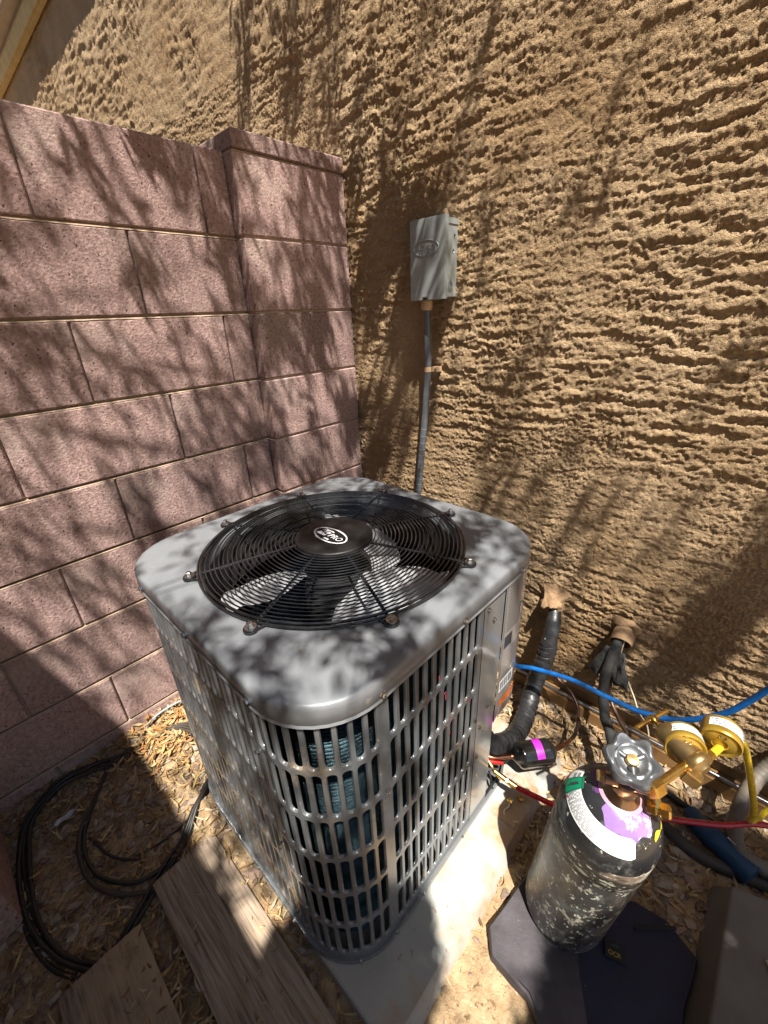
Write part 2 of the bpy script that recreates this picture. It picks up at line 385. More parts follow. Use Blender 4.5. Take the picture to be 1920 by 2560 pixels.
def leaves(n, pxy, zf, name, label, pal, lmin, lmax, wmin, wmax, curl=1.0, mat=None, kindobj=True):
    px, py = pxy; n = len(px); L_ = RNG.uniform(lmin, lmax, n); W_ = RNG.uniform(wmin, wmax, n); th = RNG.uniform(0, 6.28, n)
    K = 6; t = np.linspace(-1, 1, K); bend = RNG.normal(0, .5, n)*curl; lift = np.abs(RNG.normal(0, .35, n))*curl; tw = RNG.normal(0, .9, n)*curl
    wprof = np.array([.25, .8, 1, .95, .6, .08]); P = []
    u = t[None]*L_[:, None]/2
    cx = u; cy = bend[:, None]*(u**2)/np.maximum(L_[:, None], 1e-4); cz = lift[:, None]*(u**2)/L_[:, None]*1.6
    out = []
    for sgn in (-1, 0, 1):
        ww = sgn*wprof[None]*W_[:, None]/2; a = tw[:, None]*t[None]
        out.append(np.stack([cx, cy + ww*np.cos(a), cz + ww*np.sin(a) + (abs(sgn)*.28*W_[:, None])], -1))
    V = np.stack(out, 2)                         # n,K,3,3
    c_, s_ = np.cos(th)[:, None, None], np.sin(th)[:, None, None]; tl = RNG.normal(0, .16, n)[:, None, None]
    X = V[..., 0]*c_ - V[..., 1]*s_ + px[:, None, None]; Y = V[..., 0]*s_ + V[..., 1]*c_ + py[:, None, None]
    Zz = V[..., 2] + V[..., 0]*tl + zf(px, py)[:, None, None]
    V = np.stack([X, Y, Zz], -1).reshape(n, K*3, 3)
    f = []
    for i in range(K-1):
        for j in range(2): f.append((3*i+j, 3*i+3+j, 3*i+4+j, 3*i+1+j))
    F = (np.array(f)[None] + (np.arange(n)*K*3)[:, None, None]).reshape(-1, 4)
    pal = np.array(pal); col = pal[RNG.integers(0, len(pal), n)]*RNG.uniform(.7, 1.2, (n, 1)); col = np.c_[col, np.ones(n)]
    return scatter_obj(name, V, F, col, mat or m_leaf_dry, label, 'leaf litter', K*3)
def ldens(x, y):
    cl = .5 + .5*np.sign(pn(x*4, y*4, 31)); cl2 = sst(-.25, .25, pn(x*7, y*7, 32))
    d = .35 + .65*cl2
    d = np.where((x > 1.10) & (x < 1.30) & (y < -.66), .03, d)
    d = np.where((x < .26), d*1.2, d)
    d = np.where((x > 1.3) & (y > -.62), d*.45, d)
    return d
n = 15000; px = RNG.uniform(.0, 1.85, n); py = RNG.uniform(-1.72, -.03, n)
k = (~blocked(px, py)) & (RNG.random(n) < ldens(px, py)); px = px[k]; py = py[k]
palL = [(.42,.29,.13),(.34,.21,.09),(.50,.38,.20),(.24,.14,.07),(.29,.18,.09),(.44,.29,.12),(.19,.115,.06),(.40,.31,.20)]
gz = lambda x, y: ground_z(x, y) + .010*pn(x*5, y*5, 3) + .005 + RNG.random(len(x))*.007
leaves(n, (px, py), gz, 'leaf_litter', 'carpet of narrow curled tan and yellow dead leaves on the dirt', palL, .012, .058, .0022, .0070)
# big leaf drift near the back corner of the pad
n = 500; px = RNG.normal(.10, .05, n).clip(.01, .25); py = RNG.normal(-1.0, .08, n)
leaves(n, (px, py), lambda x, y: ground_z(x, y) + .012 + RNG.random(len(x))*.018, 'leaf_drift', 'drift of broad orange dead leaves by the block wall left of the condenser', [(.44,.27,.11),(.36,.21,.08),(.46,.33,.17),(.42,.20,.07)], .018, .05, .004, .010)
n = 150; px = RNG.uniform(.52, 1.15, n); py = np.where(RNG.random(n) < .3, RNG.uniform(-1.24, -1.08, n), RNG.uniform(-1.36, -1.29, n))
leaves(n, (px, py), lambda x, y: np.full(len(x), -.0375) + RNG.random(len(x))*.003, 'board_litter', 'chips and leaf bits lying on the boards', palL, .008, .022, .002, .005)
n = 160; px = RNG.uniform(.62, 1.35, n); py = RNG.uniform(-1.29, -1.235, n)
leaves(n, (px, py), lambda x, y: np.full(len(x), -.062) + RNG.random(len(x))*.01, 'gap_litter', 'dead leaves packed in the gap between the boards', palL, .02, .05, .004, .009)

# ---- tree whose crown shades the corner, plus added clumps for the photographer's shadow
import json
LIT=[(-2.199, 0.679, 1), (-1.542, 0.59, 0.8), (-1.193, 0.604, 0.7), (-0.897, 0.56, 0.6), (-0.666, 0.555, 0.55), (-0.473, 0.549, 0.75), (-0.351, 0.518, 0.35), (-0.512, 0.504, 0.3), (-0.372, 0.466, 0.3), (-0.485, 0.439, 0.25), (-0.352, 0.416, 0.2), (-0.205, 0.47, 0.35), (-0.202, 0.518, 0.7), (-0.015, 0.482, 0.85), (0.232, 0.465, 1), (0.43, 0.451, 0.95), (0.537, 0.435, 0.7), (0.075, 0.429, 0.75), (0.051, 0.402, 0.6), (0.313, 0.365, 0.85), (0.482, 0.387, 0.9), (0.658, 0.38, 0.85), (0.767, 0.332, 0.8), (0.551, 0.301, 0.8), (0.297, 0.297, 0.55), (0.111, 0.334, 0.45), (0.238, 0.229, 0.6), (-0.281, 0.336, 0.25), (-0.129, 0.267, 0.3), (-0.113, 0.212, 0.35), (0.274, 0.205, 0.75), (0.398, 0.237, 0.5), (0.571, 0.224, 0.6), (0.648, 0.182, 0.7), (0.862, 0.202, 0.65), (0.949, 0.21, 0.4), (0.955, 0.248, 0.6), (0.918, 0.278, 0.6), (0.937, 0.136, 0.5), (0.985, 0.169, 0.5), (1.028, 0.057, 0.8), (0.776, 0.112, 0.75), (1.195, 0.095, 0.95), (1.138, 0.166, 0.4), (1.244, 0.135, 0.1), (1.262, 0.11, 0.1), (1.31, 0.072, 1), (1.422, 0.057, 0.7), (-0.627, -0.431, 0.8), (-0.622, -0.293, 0.85), (-0.585, -0.396, 0.9), (-0.615, -0.146, 0.5), (-0.603, -0.038, 0.5), (-0.583, -0.022, 0.45), (-0.529, -0.525, 0.6), (-0.528, -0.587, 0.3), (-0.532, -0.375, 0.55), (-0.514, -0.224, 0.6), (-0.515, -0.08, 0.4), (-0.454, -0.642, 0.4), (-0.436, -0.716, 0.3), (-0.449, -0.497, 0.75), (-0.429, -0.339, 0.5), (-0.414, -0.453, 0.5), (-0.409, -0.131, 0.4), (-0.362, -0.681, 0.5), (-0.362, -0.564, 0.35), (-0.363, -0.355, 0.7), (-0.349, -0.186, 0.4), (-0.349, -0.804, 0.5), (-0.285, -0.535, 0.6), (-0.268, -0.844, 0.5), (-0.256, -0.779, 0.5), (-0.26, -0.963, 0.6), (-0.192, -1.099, 0.5), (-0.212, -0.905, 0.4), (-0.176, -1.05, 0.55), (-0.128, -1.031, 0.6), (-0.075, -1.017, 0.35), (-0.143, -0.944, 0.55), (-0.053, -0.962, 0.7), (-0.017, -1.058, 0.7), (-0.532, 0.221, 0.3), (-0.536, 0.32, 0.4), (-0.457, 0.137, 0.3), (-0.459, 0.278, 0.35), (-0.375, 0.044, 0.3), (-0.371, 0.187, 0.5), (-0.252, -0.095, 0.5), (-0.252, 0.063, 0.6), (0.158, -0.729, 0.6), (0.065, -0.566, 0.7), (0.059, -0.419, 0.6), (0.14, -0.225, 0.5), (0.18, -0.806, 0.7), (0.405, -0.822, 0.75), (0.505, -0.808, 0.65), (0.602, -0.788, 0.2), (0.59, -0.737, 0.3), (0.654, -0.743, 0.7), (0.641, -0.666, 0.6), (0.691, -0.723, 0.9), (0.703, -0.677, 0.1), (0.71, -0.633, 0.05), (0.655, -0.53, 0.6), (0.694, -0.443, 0.6), (0.69, -0.297, 0.4), (0.55, -0.115, 0.5), (0.421, -0.14, 0.5), (0.435, -0.714, 0.8), (0.397, -0.649, 0.9), (0.361, -0.263, 0.2), (0.53, -0.376, 0.2), (0.214, -0.377, 0.3), (0.742, -0.627, 0.2), (0.741, -0.563, 0.4), (0.762, -0.503, 0.6), (0.807, -0.677, 0.5), (0.856, -0.59, 0.5), (0.928, -0.688, 0.8), (1.009, -0.797, 0.9), (0.934, -0.537, 0.7), (0.834, -0.75, 0.2), (0.956, -0.837, 0.1), (0.723, -0.807, 0.8), (0.787, -0.824, 0.8), (0.709, -0.865, 0.6), (0.81, -0.913, 0.3), (0.908, -0.996, 0.05), (1.08, -0.735, 1), (1.088, -0.594, 1), (1.106, -0.418, 1), (1.097, -0.835, 1), (1.037, -0.94, 0), (1.117, -0.959, 0), (1.107, -0.326, 0.9), (1.085, -0.887, 0), (1.05, -0.876, 0), (1.048, -1.022, 0), (1.196, -0.898, 1), (1.177, -0.711, 1), (1.157, -0.838, 1), (0.188, -1.125, 1), (0.019, -1.044, 1), (0.175, -1.029, 0.9), (0.351, -1.078, 0.8), (1.126, -0.08, 0.5), (1.003, -0.059, 0.7), (1.24, -0.199, 0.3), (1.41, -0.376, 0.1), (1.369, -0.594, 0.3), (1.395, -0.515, 0.2), (1.474, -0.443, 0.05), (1.572, -0.511, 0), (1.371, -0.739, 0), (1.416, -0.74, 0), (1.587, -0.282, 0.2), (1.462, -0.097, 0.6), (1.264, -0.79, 1), (1.281, -0.863, 1), (1.322, -0.737, 0.1), (1.329, -0.819, 0), (1.252, -0.699, 1), (0.658, -1.113, 0.8), (0.786, -1.114, 0.55), (0.598, -1.167, 0.2), (0.868, -1.121, 0.2), (0.948, -1.154, 0), (0.978, -1.085, 0), (0.595, -1.104, 0.8), (1.141, -0.546, 1), (1.167, -0.452, 1), (1.081, -0.549, 0.9), (1.179, -0.335, 1), (1.22, -0.274, 1), (1.141, -0.369, 1), (1.19, -0.66, 0.8), (1.2, -0.72, 0.7)]
LIT = np.array(LIT)
ag = np.arange(-1.4, 1.95, .02); bgd = np.arange(-1.2, .66, .02)
GA, GB = np.meshgrid(ag, bgd)
d2 = (GA[..., None]-LIT[:, 0])**2 + (GB[..., None]-LIT[:, 1])**2
Wt = np.exp(-d2/(2*.028**2)) + .02*np.exp(-d2/(2*.12**2)) + 1e-9
litf = (Wt*LIT[:, 2]).sum(-1)/Wt.sum(-1)
litf = np.where((GA < -.95) & (GB < .45), 1, litf)
def inpoly(P):
    r = np.zeros(GA.shape, bool); n_ = len(P)
    for i in range(n_):
        (x1_, y1_), (x2_, y2_) = P[i], P[(i+1) % n_]
        if y1_ == y2_: continue
        c_ = ((y1_ > GB) != (y2_ > GB)) & (GA < (x2_-x1_)*(GB-y1_)/(y2_-y1_) + x1_); r ^= c_
    return r
litf = np.where(inpoly([(1.09,-.85),(1.15,-.92),(1.29,-.86),(1.265,-.70),(1.26,-.55),(1.05,-.5),(1.06,-.8)]), .97, litf)
litf = np.where(inpoly([(.84,-1.2),(.845,-1.05),(.81,-.93),(.84,-.865),(.95,-.84),(1.06,-.86),(1.09,-.90),(1.13,-.93),(1.16,-1.2)]), 0, litf)  # added leaf clump shaped like the shadow of the photographer's arms
litf = np.where(inpoly([(1.34,-1.2),(1.325,-.84),(1.305,-.78),(1.305,-.73),(1.29,-.62),(1.30,-.45),(1.34,-.33),(1.37,-.17),(1.95,-.08),(1.95,-1.2)]), 0, litf)  # dense leaves added in place of the photographer's head and body shadow
litf = np.where(inpoly([(1.19,.035),(1.15,.098),(1.128,.143),(1.12,.20),(1.18,.205),(1.195,.15),(1.225,.11),(1.225,.075),(1.205,.09)]), 0, litf)
tree = empty('shade_tree', (2.95, -2.35, -.1)); tag(tree, 'small tree with drooping narrow leaves and added shade clumps arching over the yard corner', 'tree')
litf = np.where((GB > .0) & (GA > .12), litf**.7, np.where(GB > .44, litf**.6, np.where(GB > 0, litf**.85, litf))); hole = litf < .1; litf = np.clip(litf + 3.2*litf*(1-litf)*(pn(GA*9, GB*9, 61) + .5*pn(GA*20, GB*20, 62)), .03, 1); litf = np.where(hole, 0, litf)
n_exp = np.where(litf < .1, 2600, -np.log(np.clip(litf, .05, .995))/.0042)*.02**2
cnt = RNG.poisson(n_exp)
ca = np.repeat(GA.ravel(), cnt.ravel()); cb = np.repeat(GB.ravel(), cnt.ravel())
ca = ca + RNG.uniform(-.01, .01, len(ca)); cb = cb + RNG.uniform(-.01, .01, len(cb)); dense = np.repeat((litf < .13).ravel(), cnt.ravel())
cz = np.where(dense, RNG.uniform(2.15, 2.6, len(ca)), RNG.uniform(2.6, 3.8, len(ca)))
CP = np.stack([ca + SX*cz, cb + SY*cz, cz], -1)
NL = 20; n = len(CP)*NL
sg = np.repeat(np.where(dense, .018, .034), NL)[:, None]; ctr = np.repeat(CP, NL, 0) + RNG.normal(0, 1, (n, 3))*sg; dr = RNG.normal(size=(n, 3)); dr[:, 2] -= .8; dr /= np.linalg.norm(dr, axis=1)[:, None]
sd = np.cross(dr, RNG.normal(size=(n, 3))); sd /= np.linalg.norm(sd, axis=1)[:, None]
ln = RNG.uniform(.045, .085, n)[:, None]; wd = RNG.uniform(.010, .017, n)[:, None]
V = np.stack([ctr - dr*ln/2, ctr - dr*ln*.1 + sd*wd/2, ctr + dr*ln/2, ctr - dr*ln*.1 - sd*wd/2], 1)
F = np.arange(n*4).reshape(-1, 4)
o = scatter_obj('foliage', V, F, None, m_leaf, None, None, 4); del o['kind']; o['kind'] = 'stuff'; local(o, tree)
b = MB(); b.tube(spline([(2.95,-2.35,-.15),(2.93,-2.33,.6),(2.98,-2.28,1.3),(2.85,-2.2,1.9)], 6), .075, 10, rf=lambda t: 1.15-.45*t); local(b.build('trunk', m_bark, smooth=True), tree)
limb_pts = []
for k in range(7):
    tgt = Vector(CP[int(len(CP)*(k+.5)/9)]); s0 = Vector((2.85, -2.2, 1.9)); mid = (s0 + tgt)/2 + Vector((0, 0, .25))
    P = spline([s0, mid, tgt], 8); limb_pts += P[4:]
    b = MB(); b.tube(P, .014, 6, rf=lambda t: 1-.85*t); local(b.build('branch', m_bark, smooth=True), tree)
b = MB(); lp = np.array([p[:] for p in limb_pts])
for i in RNG.choice(len(CP), min(200, len(CP)), replace=False):
    p = CP[i]; j = np.argmin(((lp-p)**2).sum(1)); q = lp[j]
    if np.linalg.norm(p-q) < .02: continue
    m_ = (p+q)/2 + RNG.normal(0, .04, 3); b.tube(spline([q, m_, p], 3), .0026, 4, rf=lambda t: 1.2-.8*t)
local(b.build('twigs', m_bark), tree)['kind'] = 'stuff'

# ================================================================ CONDENSER UNIT
m_paint = M('grey_paint', (.105,.114,.121), (.132,.141,.148), scale=5, rough=.16, rough2=.26, spec=.6, coat=.35, bump=.00012, bscale=300,
            spots=[((.32,.26,.19), 7, .60, .12), ((.34,.28,.2), 60, .66, .05)])
m_panel = M('grey_panel', (.18,.185,.185), (.21,.215,.213), scale=5, rough=.13, rough2=.2, spec=.7, coat=.6)
m_top = M('grey_top', (.145,.154,.166), (.178,.188,.20), scale=7, rough=.33, rough2=.45, spec=.5, coat=.25, bump=.00015, bscale=260,
          spots=[((.36,.33,.28), 14, .67, .1)])
m_black = M('black_wire', (.012,.012,.013), rough=.22, spec=.6, coat=.4)
m_blackp = M('black_plastic', (.010,.009,.009), (.014,.013,.012), scale=30, rough=.38, rough2=.5, spec=.3)
m_white = M('white_print', (.80,.80,.82), rough=.5)
m_whitel = M('white_label', (.78,.78,.77), rough=.35)
m_ink = M('dark_ink', (.03,.03,.035), rough=.6)
m_coil = M('coil_fins', (.006,.015,.020), (.017,.034,.040), scale=90, rough=.24, metal=.85, bump=.0006, bscale=700)
m_dark = M('dark_inside', (.012,.012,.013), rough=.8)
m_blade = M('blade_aluminium', (.42,.43,.45), (.56,.57,.59), scale=30, rough=.42, metal=.4)
m_steel = M('steel', (.60,.60,.60), (.42,.42,.42), scale=120, rough=.25, metal=1)
m_orange = M('orange_print', (.62,.13,.02), rough=.4)
m_grease = M('pink_marker', (.55,.06,.10), rough=.5)

HS = .349; RC = .130; TT = HS - RC
AC = empty('condenser_unit', (.658, -.688, -.04), rz=-.009)
tag(AC, 'grey metal air conditioner condenser with round black fan grille on top', 'air conditioner')
Z0 = .0; ZT = .768          # local heights above the base (-.04)
ARC = RC*math.pi/2; SIDE = 2*TT; PER = 4*(SIDE+ARC)
def path(u, off=0.0):
    """u=0 at the middle of the +x side, growing towards +y; returns point and outward normal"""
    u = (u + TT) % PER; k = int(u // (SIDE+ARC)); r = u - k*(SIDE+ARC); a = k*math.pi/2
    if r <= SIDE: p = Vector((HS+off, r-TT, 0)); n = Vector((1, 0, 0))
    else:
        t = (r-SIDE)/RC; n = Vector((math.cos(t), math.sin(t), 0)); p = Vector((TT, TT, 0)) + n*(RC+off)
    c, s = math.cos(a), math.sin(a); R_ = lambda v: Vector((c*v.x - s*v.y, s*v.x + c*v.y, 0))
    return R_(p), R_(n)
def pw(u, z, off=0.0):
    p, n = path(u, off); return Vector((p.x, p.y, z))
def skin(mb, u0, u1, z0, z1, off=0.0, step=.012, mi=0, nz_=1):
    n = max(1, int(abs(u1-u0)/step)); V = []; F = []
    for j in range(nz_+1):
        for i in range(n+1): V.append(pw(u0+(u1-u0)*i/n, z0+(z1-z0)*j/nz_, off))
    for j in range(nz_):
        for i in range(n): F.append((j*(n+1)+i, j*(n+1)+i+1, (j+1)*(n+1)+i+1, (j+1)*(n+1)+i))
    mb.add(V, F, None, mi)
def slot_cell(mb, uc, pitch, zc, rowh, sw, sh):
    # stadium outline points
    r = sw/2; K = 6; st_ = []
    for i in range(K+1): a = math.pi*i/K; st_.append((r*math.cos(a), sh/2-r+r*math.sin(a)))
    for i in range(K+1): a = math.pi + math.pi*i/K; st_.append((r*math.cos(a), -sh/2+r+r*math.sin(a)))
    outr = []
    W, Hh = pitch/2, rowh/2
    top = [(W, sh/2-r), (W, Hh), (W*.5, Hh), (0, Hh), (-W*.5, Hh), (-W, Hh), (-W, sh/2-r)]
    outr = top + [(-x, -y) for x, y in top]
    V = []; n = len(st_)
    for (x, y) in outr: V.append(pw(uc+x, zc+y, 0))
    for sc_, dp in ((1.17, 0.0), (1.0, -.0016), (.93, -.0052)):
        for (x, y) in st_:
            xx = x*sc_; yy = y + (sc_-1)*r*(1 if y > 0 else -1); V.append(pw(uc+xx, zc+yy, dp))
    F = []
    for k in range(3):
        for i in range(n):
            j = (i+1) % n; F.append((k*n+i, k*n+j, (k+1)*n+j, (k+1)*n+i))
    mb.add(V, F)
PIT = .0245; ROWS = 6; ZL0 = .030; ZL1 = .738; RH = (ZL1-ZL0)/ROWS
def louver(name, uc0, ncol, sgn=1, edge0=.006, edge1=.006, parent=AC):
    mb = MB()
    for i in range(ncol):
        for j in range(ROWS): slot_cell(mb, uc0 + sgn*PIT*i, PIT, ZL0 + RH*(j+.5), RH, .0154, RH-.0125)
    ua = uc0 - sgn*PIT/2; ub = uc0 + sgn*PIT*(ncol-.5)
    lo, hi = min(ua, ub), max(ua, ub)
    skin(mb, lo-edge0, lo, .0, .758); skin(mb, hi, hi+edge1, .0, .758)
    skin(mb, lo, hi, .0, ZL0); skin(mb, lo, hi, ZL1, .758)
    return mb.build(name, m_paint, parent, smooth=True, sharp=35), lo-edge0, hi+edge1
# front-right side panel: 11 columns
pa, a0, a1 = louver('louver_panel', -.190, 11, 1, .0155, .0100)
# front corner and the whole left-front side
ucor = -.2325
ncor = int((ARC + SIDE + .02 + ARC) / PIT)
pb, b0, b1 = louver('corner_louver_panel', ucor, 9, -1, .010, .0060)
ul = ucor - PIT*9 - .012
nleft = int((SIDE + ARC*.6)/PIT); pc, c0, c1 = louver('louver_panel', ul, nleft, -1, .006, .0060)
# remaining plain and louvred skin round the back
ur = c0 - .012 - PIT*.5; nback = 14; pd, d0, d1 = louver('louver_panel', ur, nback, -1, .006, .006)
# seams: narrow dark grooves
mb = MB()
for u in ((a0+b1)/2, (b0+c1)/2, (c0+d1)/2):
    mb = MB(); skin(mb, u-.006, u+.006, .0, .757, -.004); mb.build('seam', m_dark, AC)
# flat service strip right of the louvres, and the corner service panel above the valve recess
mb = MB(); skin(mb, a1+.0015, .158, .0, .757, .0005); mb.build('service_strip', m_panel, AC, smooth=True)
u_end = TT + ARC + .10
mb = MB(); n = 34; V = []; F = []
for i in range(n+1):
    u = .1595 + (u_end-.1595)*i/n; t = min(1, max(0, (u-.1595)/.20)); zb_ = .318 + .10*math.sin(min(1, t*1.2)*math.pi/2)
    for j in range(5): V.append(pw(u, zb_ + (.757-zb_)*j/4, .0022))
for i in range(n):
    for j in range(4): F.append((5*i+j, 5*i+5+j, 5*i+6+j, 5*i+1+j))
mb.add(V, F); V2 = []
for i in range(n+1): v = mb.v[5*i]; V2 += [v, tuple(pw(.1595 + (u_end-.1595)*i/n, v[2]+.004, -.012))]
mb.add(V2, [(2*i, 2*i+2, 2*i+3, 2*i+1) for i in range(n)])
mb.build('service_panel', m_panel, AC, smooth=True)
mb = MB(); skin(mb, .158, u_end, .0, .757, -.055); skin(mb, .158, u_end, .0, .035, .0); mb.build('valve_recess', m_dark, AC)
mb = MB(); skin(mb, u_end, d0+PER-.0, .0, .757, .0); mb.build('rear_panel', m_paint, AC, smooth=True)
# base pan
mb = MB(); skin(mb, 0, PER, -.000, .016, .006, .012); V = [pw(PER*i/120, .016, .006) for i in range(120)]; V2 = [pw(PER*i/120, .016, -.002) for i in range(120)]
mb.add(V+V2, [(i, (i+1) % 120, 120+(i+1) % 120, 120+i) for i in range(120)]); Vb = [pw(PER*i/120, .002, .003) for i in range(120)]; mb.add(Vb, [tuple(range(120))]); Vc = [pw(PER*i/120, .012, -.001) for i in range(120)]; mb.add(Vc, [tuple(range(120))])
mb.build('base_pan', m_paint, AC, smooth=True, sharp=30)
# coil: stacked tubes with spine fins
mb = MB(); NU = 130; pitch_ = .0088; nr = int(.70/pitch_); V = []; F = []
prof = []
for k in range(nr):
    z = .03 + k*pitch_
    for dz, off in ((0, -.040), (.0022, -.0345), (.0044, -.0325), (.0066, -.0345)): prof.append((z+dz, off))
usp = PER - .0
for z, off in prof:
    for i in range(NU+1): V.append(pw(u_end + (usp - (u_end - .16))*i/NU, z, off))
for k in range(len(prof)-1):
    for i in range(NU): F.append((k*(NU+1)+i, k*(NU+1)+i+1, (k+1)*(NU+1)+i+1, (k+1)*(NU+1)+i))
mb.add(V, F); mb.build('coil', m_coil, AC, smooth=True)

# top cover ------------------------------------------------------------------
N_ = 128; RHOLE = .286
def ring_rs(d, z):       # rounded square, inset d
    out = []
    for i in range(N_):
        u = PER*i/N_ - 0.0; p, n_ = path(u); q = p + n_*(.005-d); out.append(Vector((q.x, q.y, z)))
    return out
def ring_c(r, z, ref):
    return [Vector((r*p.x/math.hypot(p.x, p.y), r*p.y/math.hypot(p.x, p.y), z)) for p in ref]
ref = ring_rs(.02, 0); zt = .768
rings = [ring_c(RHOLE, zt-.035, ref), ring_c(RHOLE, zt-.006, ref), ring_c(RHOLE+.003, zt-.0015, ref), ring_c(RHOLE+.008, zt+.0005, ref), ring_c(RHOLE+.014, zt+.001, ref)]
inner = ring_c(RHOLE+.018, zt+.001, ref); outer = ring_rs(.014, zt)
for t in (0, .33, .66, 1): rings.append([a.lerp(b_, t) for a, b_ in zip(inner, outer)])
for d, z in ((.0065, zt-.0008), (.0028, zt-.0026), (.0008, zt-.0056), (0, zt-.010), (0, zt-.036), (.0009, zt-.037), (.0009, zt-.0385), (0, zt-.0395), (0, zt-.040), (-.0012, zt-.042), (.0035, zt-.0425)): rings.append(ring_rs(d, z))
V = [v for r in rings for v in r]; F = []
for k in range(len(rings)-1):
    for i in range(N_):
        j = (i+1) % N_; F.append((k*N_+i, (k+1)*N_+i, (k+1)*N_+j, k*N_+j))
mb = MB(); mb.add(V, F); mb.build('top_cover', m_top, AC, smooth=True, sharp=50)
mb = MB(); mb.lathe([(RHOLE-.002, zt-.03), (RHOLE-.002, zt-.14), (RHOLE-.004, zt-.14)], 96, caps=False); mb.build('fan_shroud', m_dark, AC, smooth=True)
# screws on the lip and panels
scr = MB(); scr.lathe([(.0068, 0), (.0068, .0012), (.0048, .0018), (.0048, .0052), (.0030, .0062), (0, .0064)], 6); scr_me = None
def put_screw(u, z, off=.005, s=1.0):
    global scr_me
    p, n_ = path(u, off)
    if scr_me is None: o = scr.build('screw', m_steel, AC); scr_me = o.data
    else: o = link('screw', scr_me, None, AC)
    o.matrix_local = frame((p.x, p.y, z), n_) @ Matrix.Scale(s, 4)
CU = SIDE + ARC
for k in range(4):
    for t in (-TT+.004, 0.0, TT-.004): put_screw(k*CU + t, zt-.029)
for u, z in ((.091, .705), (.117, .666), (.118, .414), (.070, .411), (.091, .369), (.089, .267), (-.21, .50), (-.452, .33), (-.452, .60), (.04, .012), (-.12, .010), (-.30, .008), (-.212, .010), (-.47, .010), (-.62, .010)): put_screw(u, z, .0008 if z > .02 else .006, .8)

# grille ---------------------------------------------------------------------
gr = empty('fan_grille', (0, 0, 0)); gr.parent = AC
def dome(r): return zt + .010 + .013*(1-(r/.29)**2)
rr = [.094 + .0092*i for i in range(21)]
for r in rr + [.287, .293]:
    mb = MB(); mb.tube([(r*math.cos(a), r*math.sin(a), dome(r) if r < .286 else zt+.006+(.293-r)*.6) for a in [2*math.pi*i/88 for i in range(88)]], .0015 if r < .286 else .0030, 6, closed=True)
    mb.build('ring', m_black, gr, smooth=True)
RB = .3087
for k in range(8):
    a = math.radians(22.5 + 45*k) + .0; ca, sa = math.cos(a), math.sin(a)
    mb = MB(); P = [(r*ca, r*sa, dome(r)-.0042) for r in (.07, .12, .18, .24, .285)] + [(.297*ca, .297*sa, zt+.003)]
    mb.tube(P, .0032, 6)
    # ear loop round the bolt
    q = []
    for i in range(9):
        t = -math.pi/2*1.15 + math.pi*1.15*i/8; q.append((RB*ca + .0112*(math.cos(a)*math.cos(t) - math.sin(a)*math.sin(t)), RB*sa + .0112*(math.sin(a)*math.cos(t) + math.cos(a)*math.sin(t)), zt+.0038))
    px_, py_ = -sa, ca
    q = [(.287*ca - .020*px_*1, .287*sa - .020*py_, zt+.005)] + q + [(.287*ca + .020*px_, .287*sa + .020*py_, zt+.005)]
    mb.tube(spline(q, 3), .0027, 6); mb.build('spoke', m_black, gr, smooth=True)
bolt_me = None
for k in range(8):
    a = math.radians(22.5 + 45*k)
    bp_ = empty('bolt', (RB*math.cos(a), RB*math.sin(a), zt)); bp_.parent = AC; bp_.rotation_euler = (0, 0, a*1.7)
    if bolt_me is None:
        b1_ = MB(); b1_.lathe([(.0118, .000), (.0124, .004), (.0122, .0078), (.010, .0085)], 24); o1 = b1_.build('rubber_pad', m_blackp, bp_, smooth=True)
        b2_ = MB(); b2_.lathe([(.0104, .0086), (.0104, .0100), (.0, .0100)], 24); o2 = b2_.build('washer', m_steel, bp_)
        b3_ = MB(); b3_.lathe([(.0074, .0101), (.0074, .0112), (.0055, .0113), (.0055, .0165), (.0044, .0176), (0, .0177)], 6); o3 = b3_.build('bolt_head', m_steel, bp_)
        bolt_me = (o1.data, o2.data, o3.data)
    else:
        for nme, me in zip(('rubber_pad', 'washer', 'bolt_head'), bolt_me): link(nme, me, None, bp_)
# hub cap with the oval logo
zh = dome(.05) + .003
mb = MB(); mb.lathe([(.088, zh-.012), (.0885, zh-.004), (.0865, zh-.001), (.083, zh), (0, zh+.0006)], 64); hub = mb.build('hub_cap', m_blackp, AC, smooth=True, sharp=50)
LG = Matrix.Translation((.0, -.010, zh+.0012)) @ Matrix.Rotation(math.radians(-2), 4, 'Z')
def oval_ring(mb, a, b_, wd, T, n=56, h=0.0, mi=0):
    V = []
    for s_ in (0, 1):
        for i in range(n):
            t = 2*math.pi*i/n; V.append(((a-s_*wd)*math.cos(t), (b_-s_*wd)*math.sin(t), h))
    mb.add(V, [(i, (i+1) % n, n+(i+1) % n, n+i) for i in range(n)], T, mi)
def logo(mb, T, s=1.0, mi_box=0, mi_ink=1):
    oval_ring(mb, .0385*s, .0205*s, .0030*s, T)
    # slanted box with A C cut dark, PRO beside it, .com below
    x0, x1, y0, y1, sk = -.0265*s, -.0045*s, -.0085*s, .0115*s, .0030*s
    mb.add([(x0-sk, y0, 0), (x1-sk, y0, 0), (x1+sk, y1, 0), (x0+sk, y1, 0)], [(0, 1, 2, 3)], T)
    sh_ = Matrix(((1, .22, 0, 0), (0, 1, 0, 0), (0, 0, 1, 0), (0, 0, 0, 1)))
    V, F = text_mesh('AC', .0170*s, Matrix.Translation((-.0155*s, .0018*s, .0006)) @ sh_, bold=.0005*s); mb.add(V, F, T, mi_ink)
    V, F = text_mesh('PRO', .0160*s, Matrix.Translation((.0140*s, -.0005*s, 0)) @ sh_, bold=.0002*s); mb.add(V, F, T)
    V, F = text_mesh('.com', .0068*s, Matrix.Translation((.0035*s, -.0120*s, 0)) @ sh_, bold=.0002*s); mb.add(V, F, T)
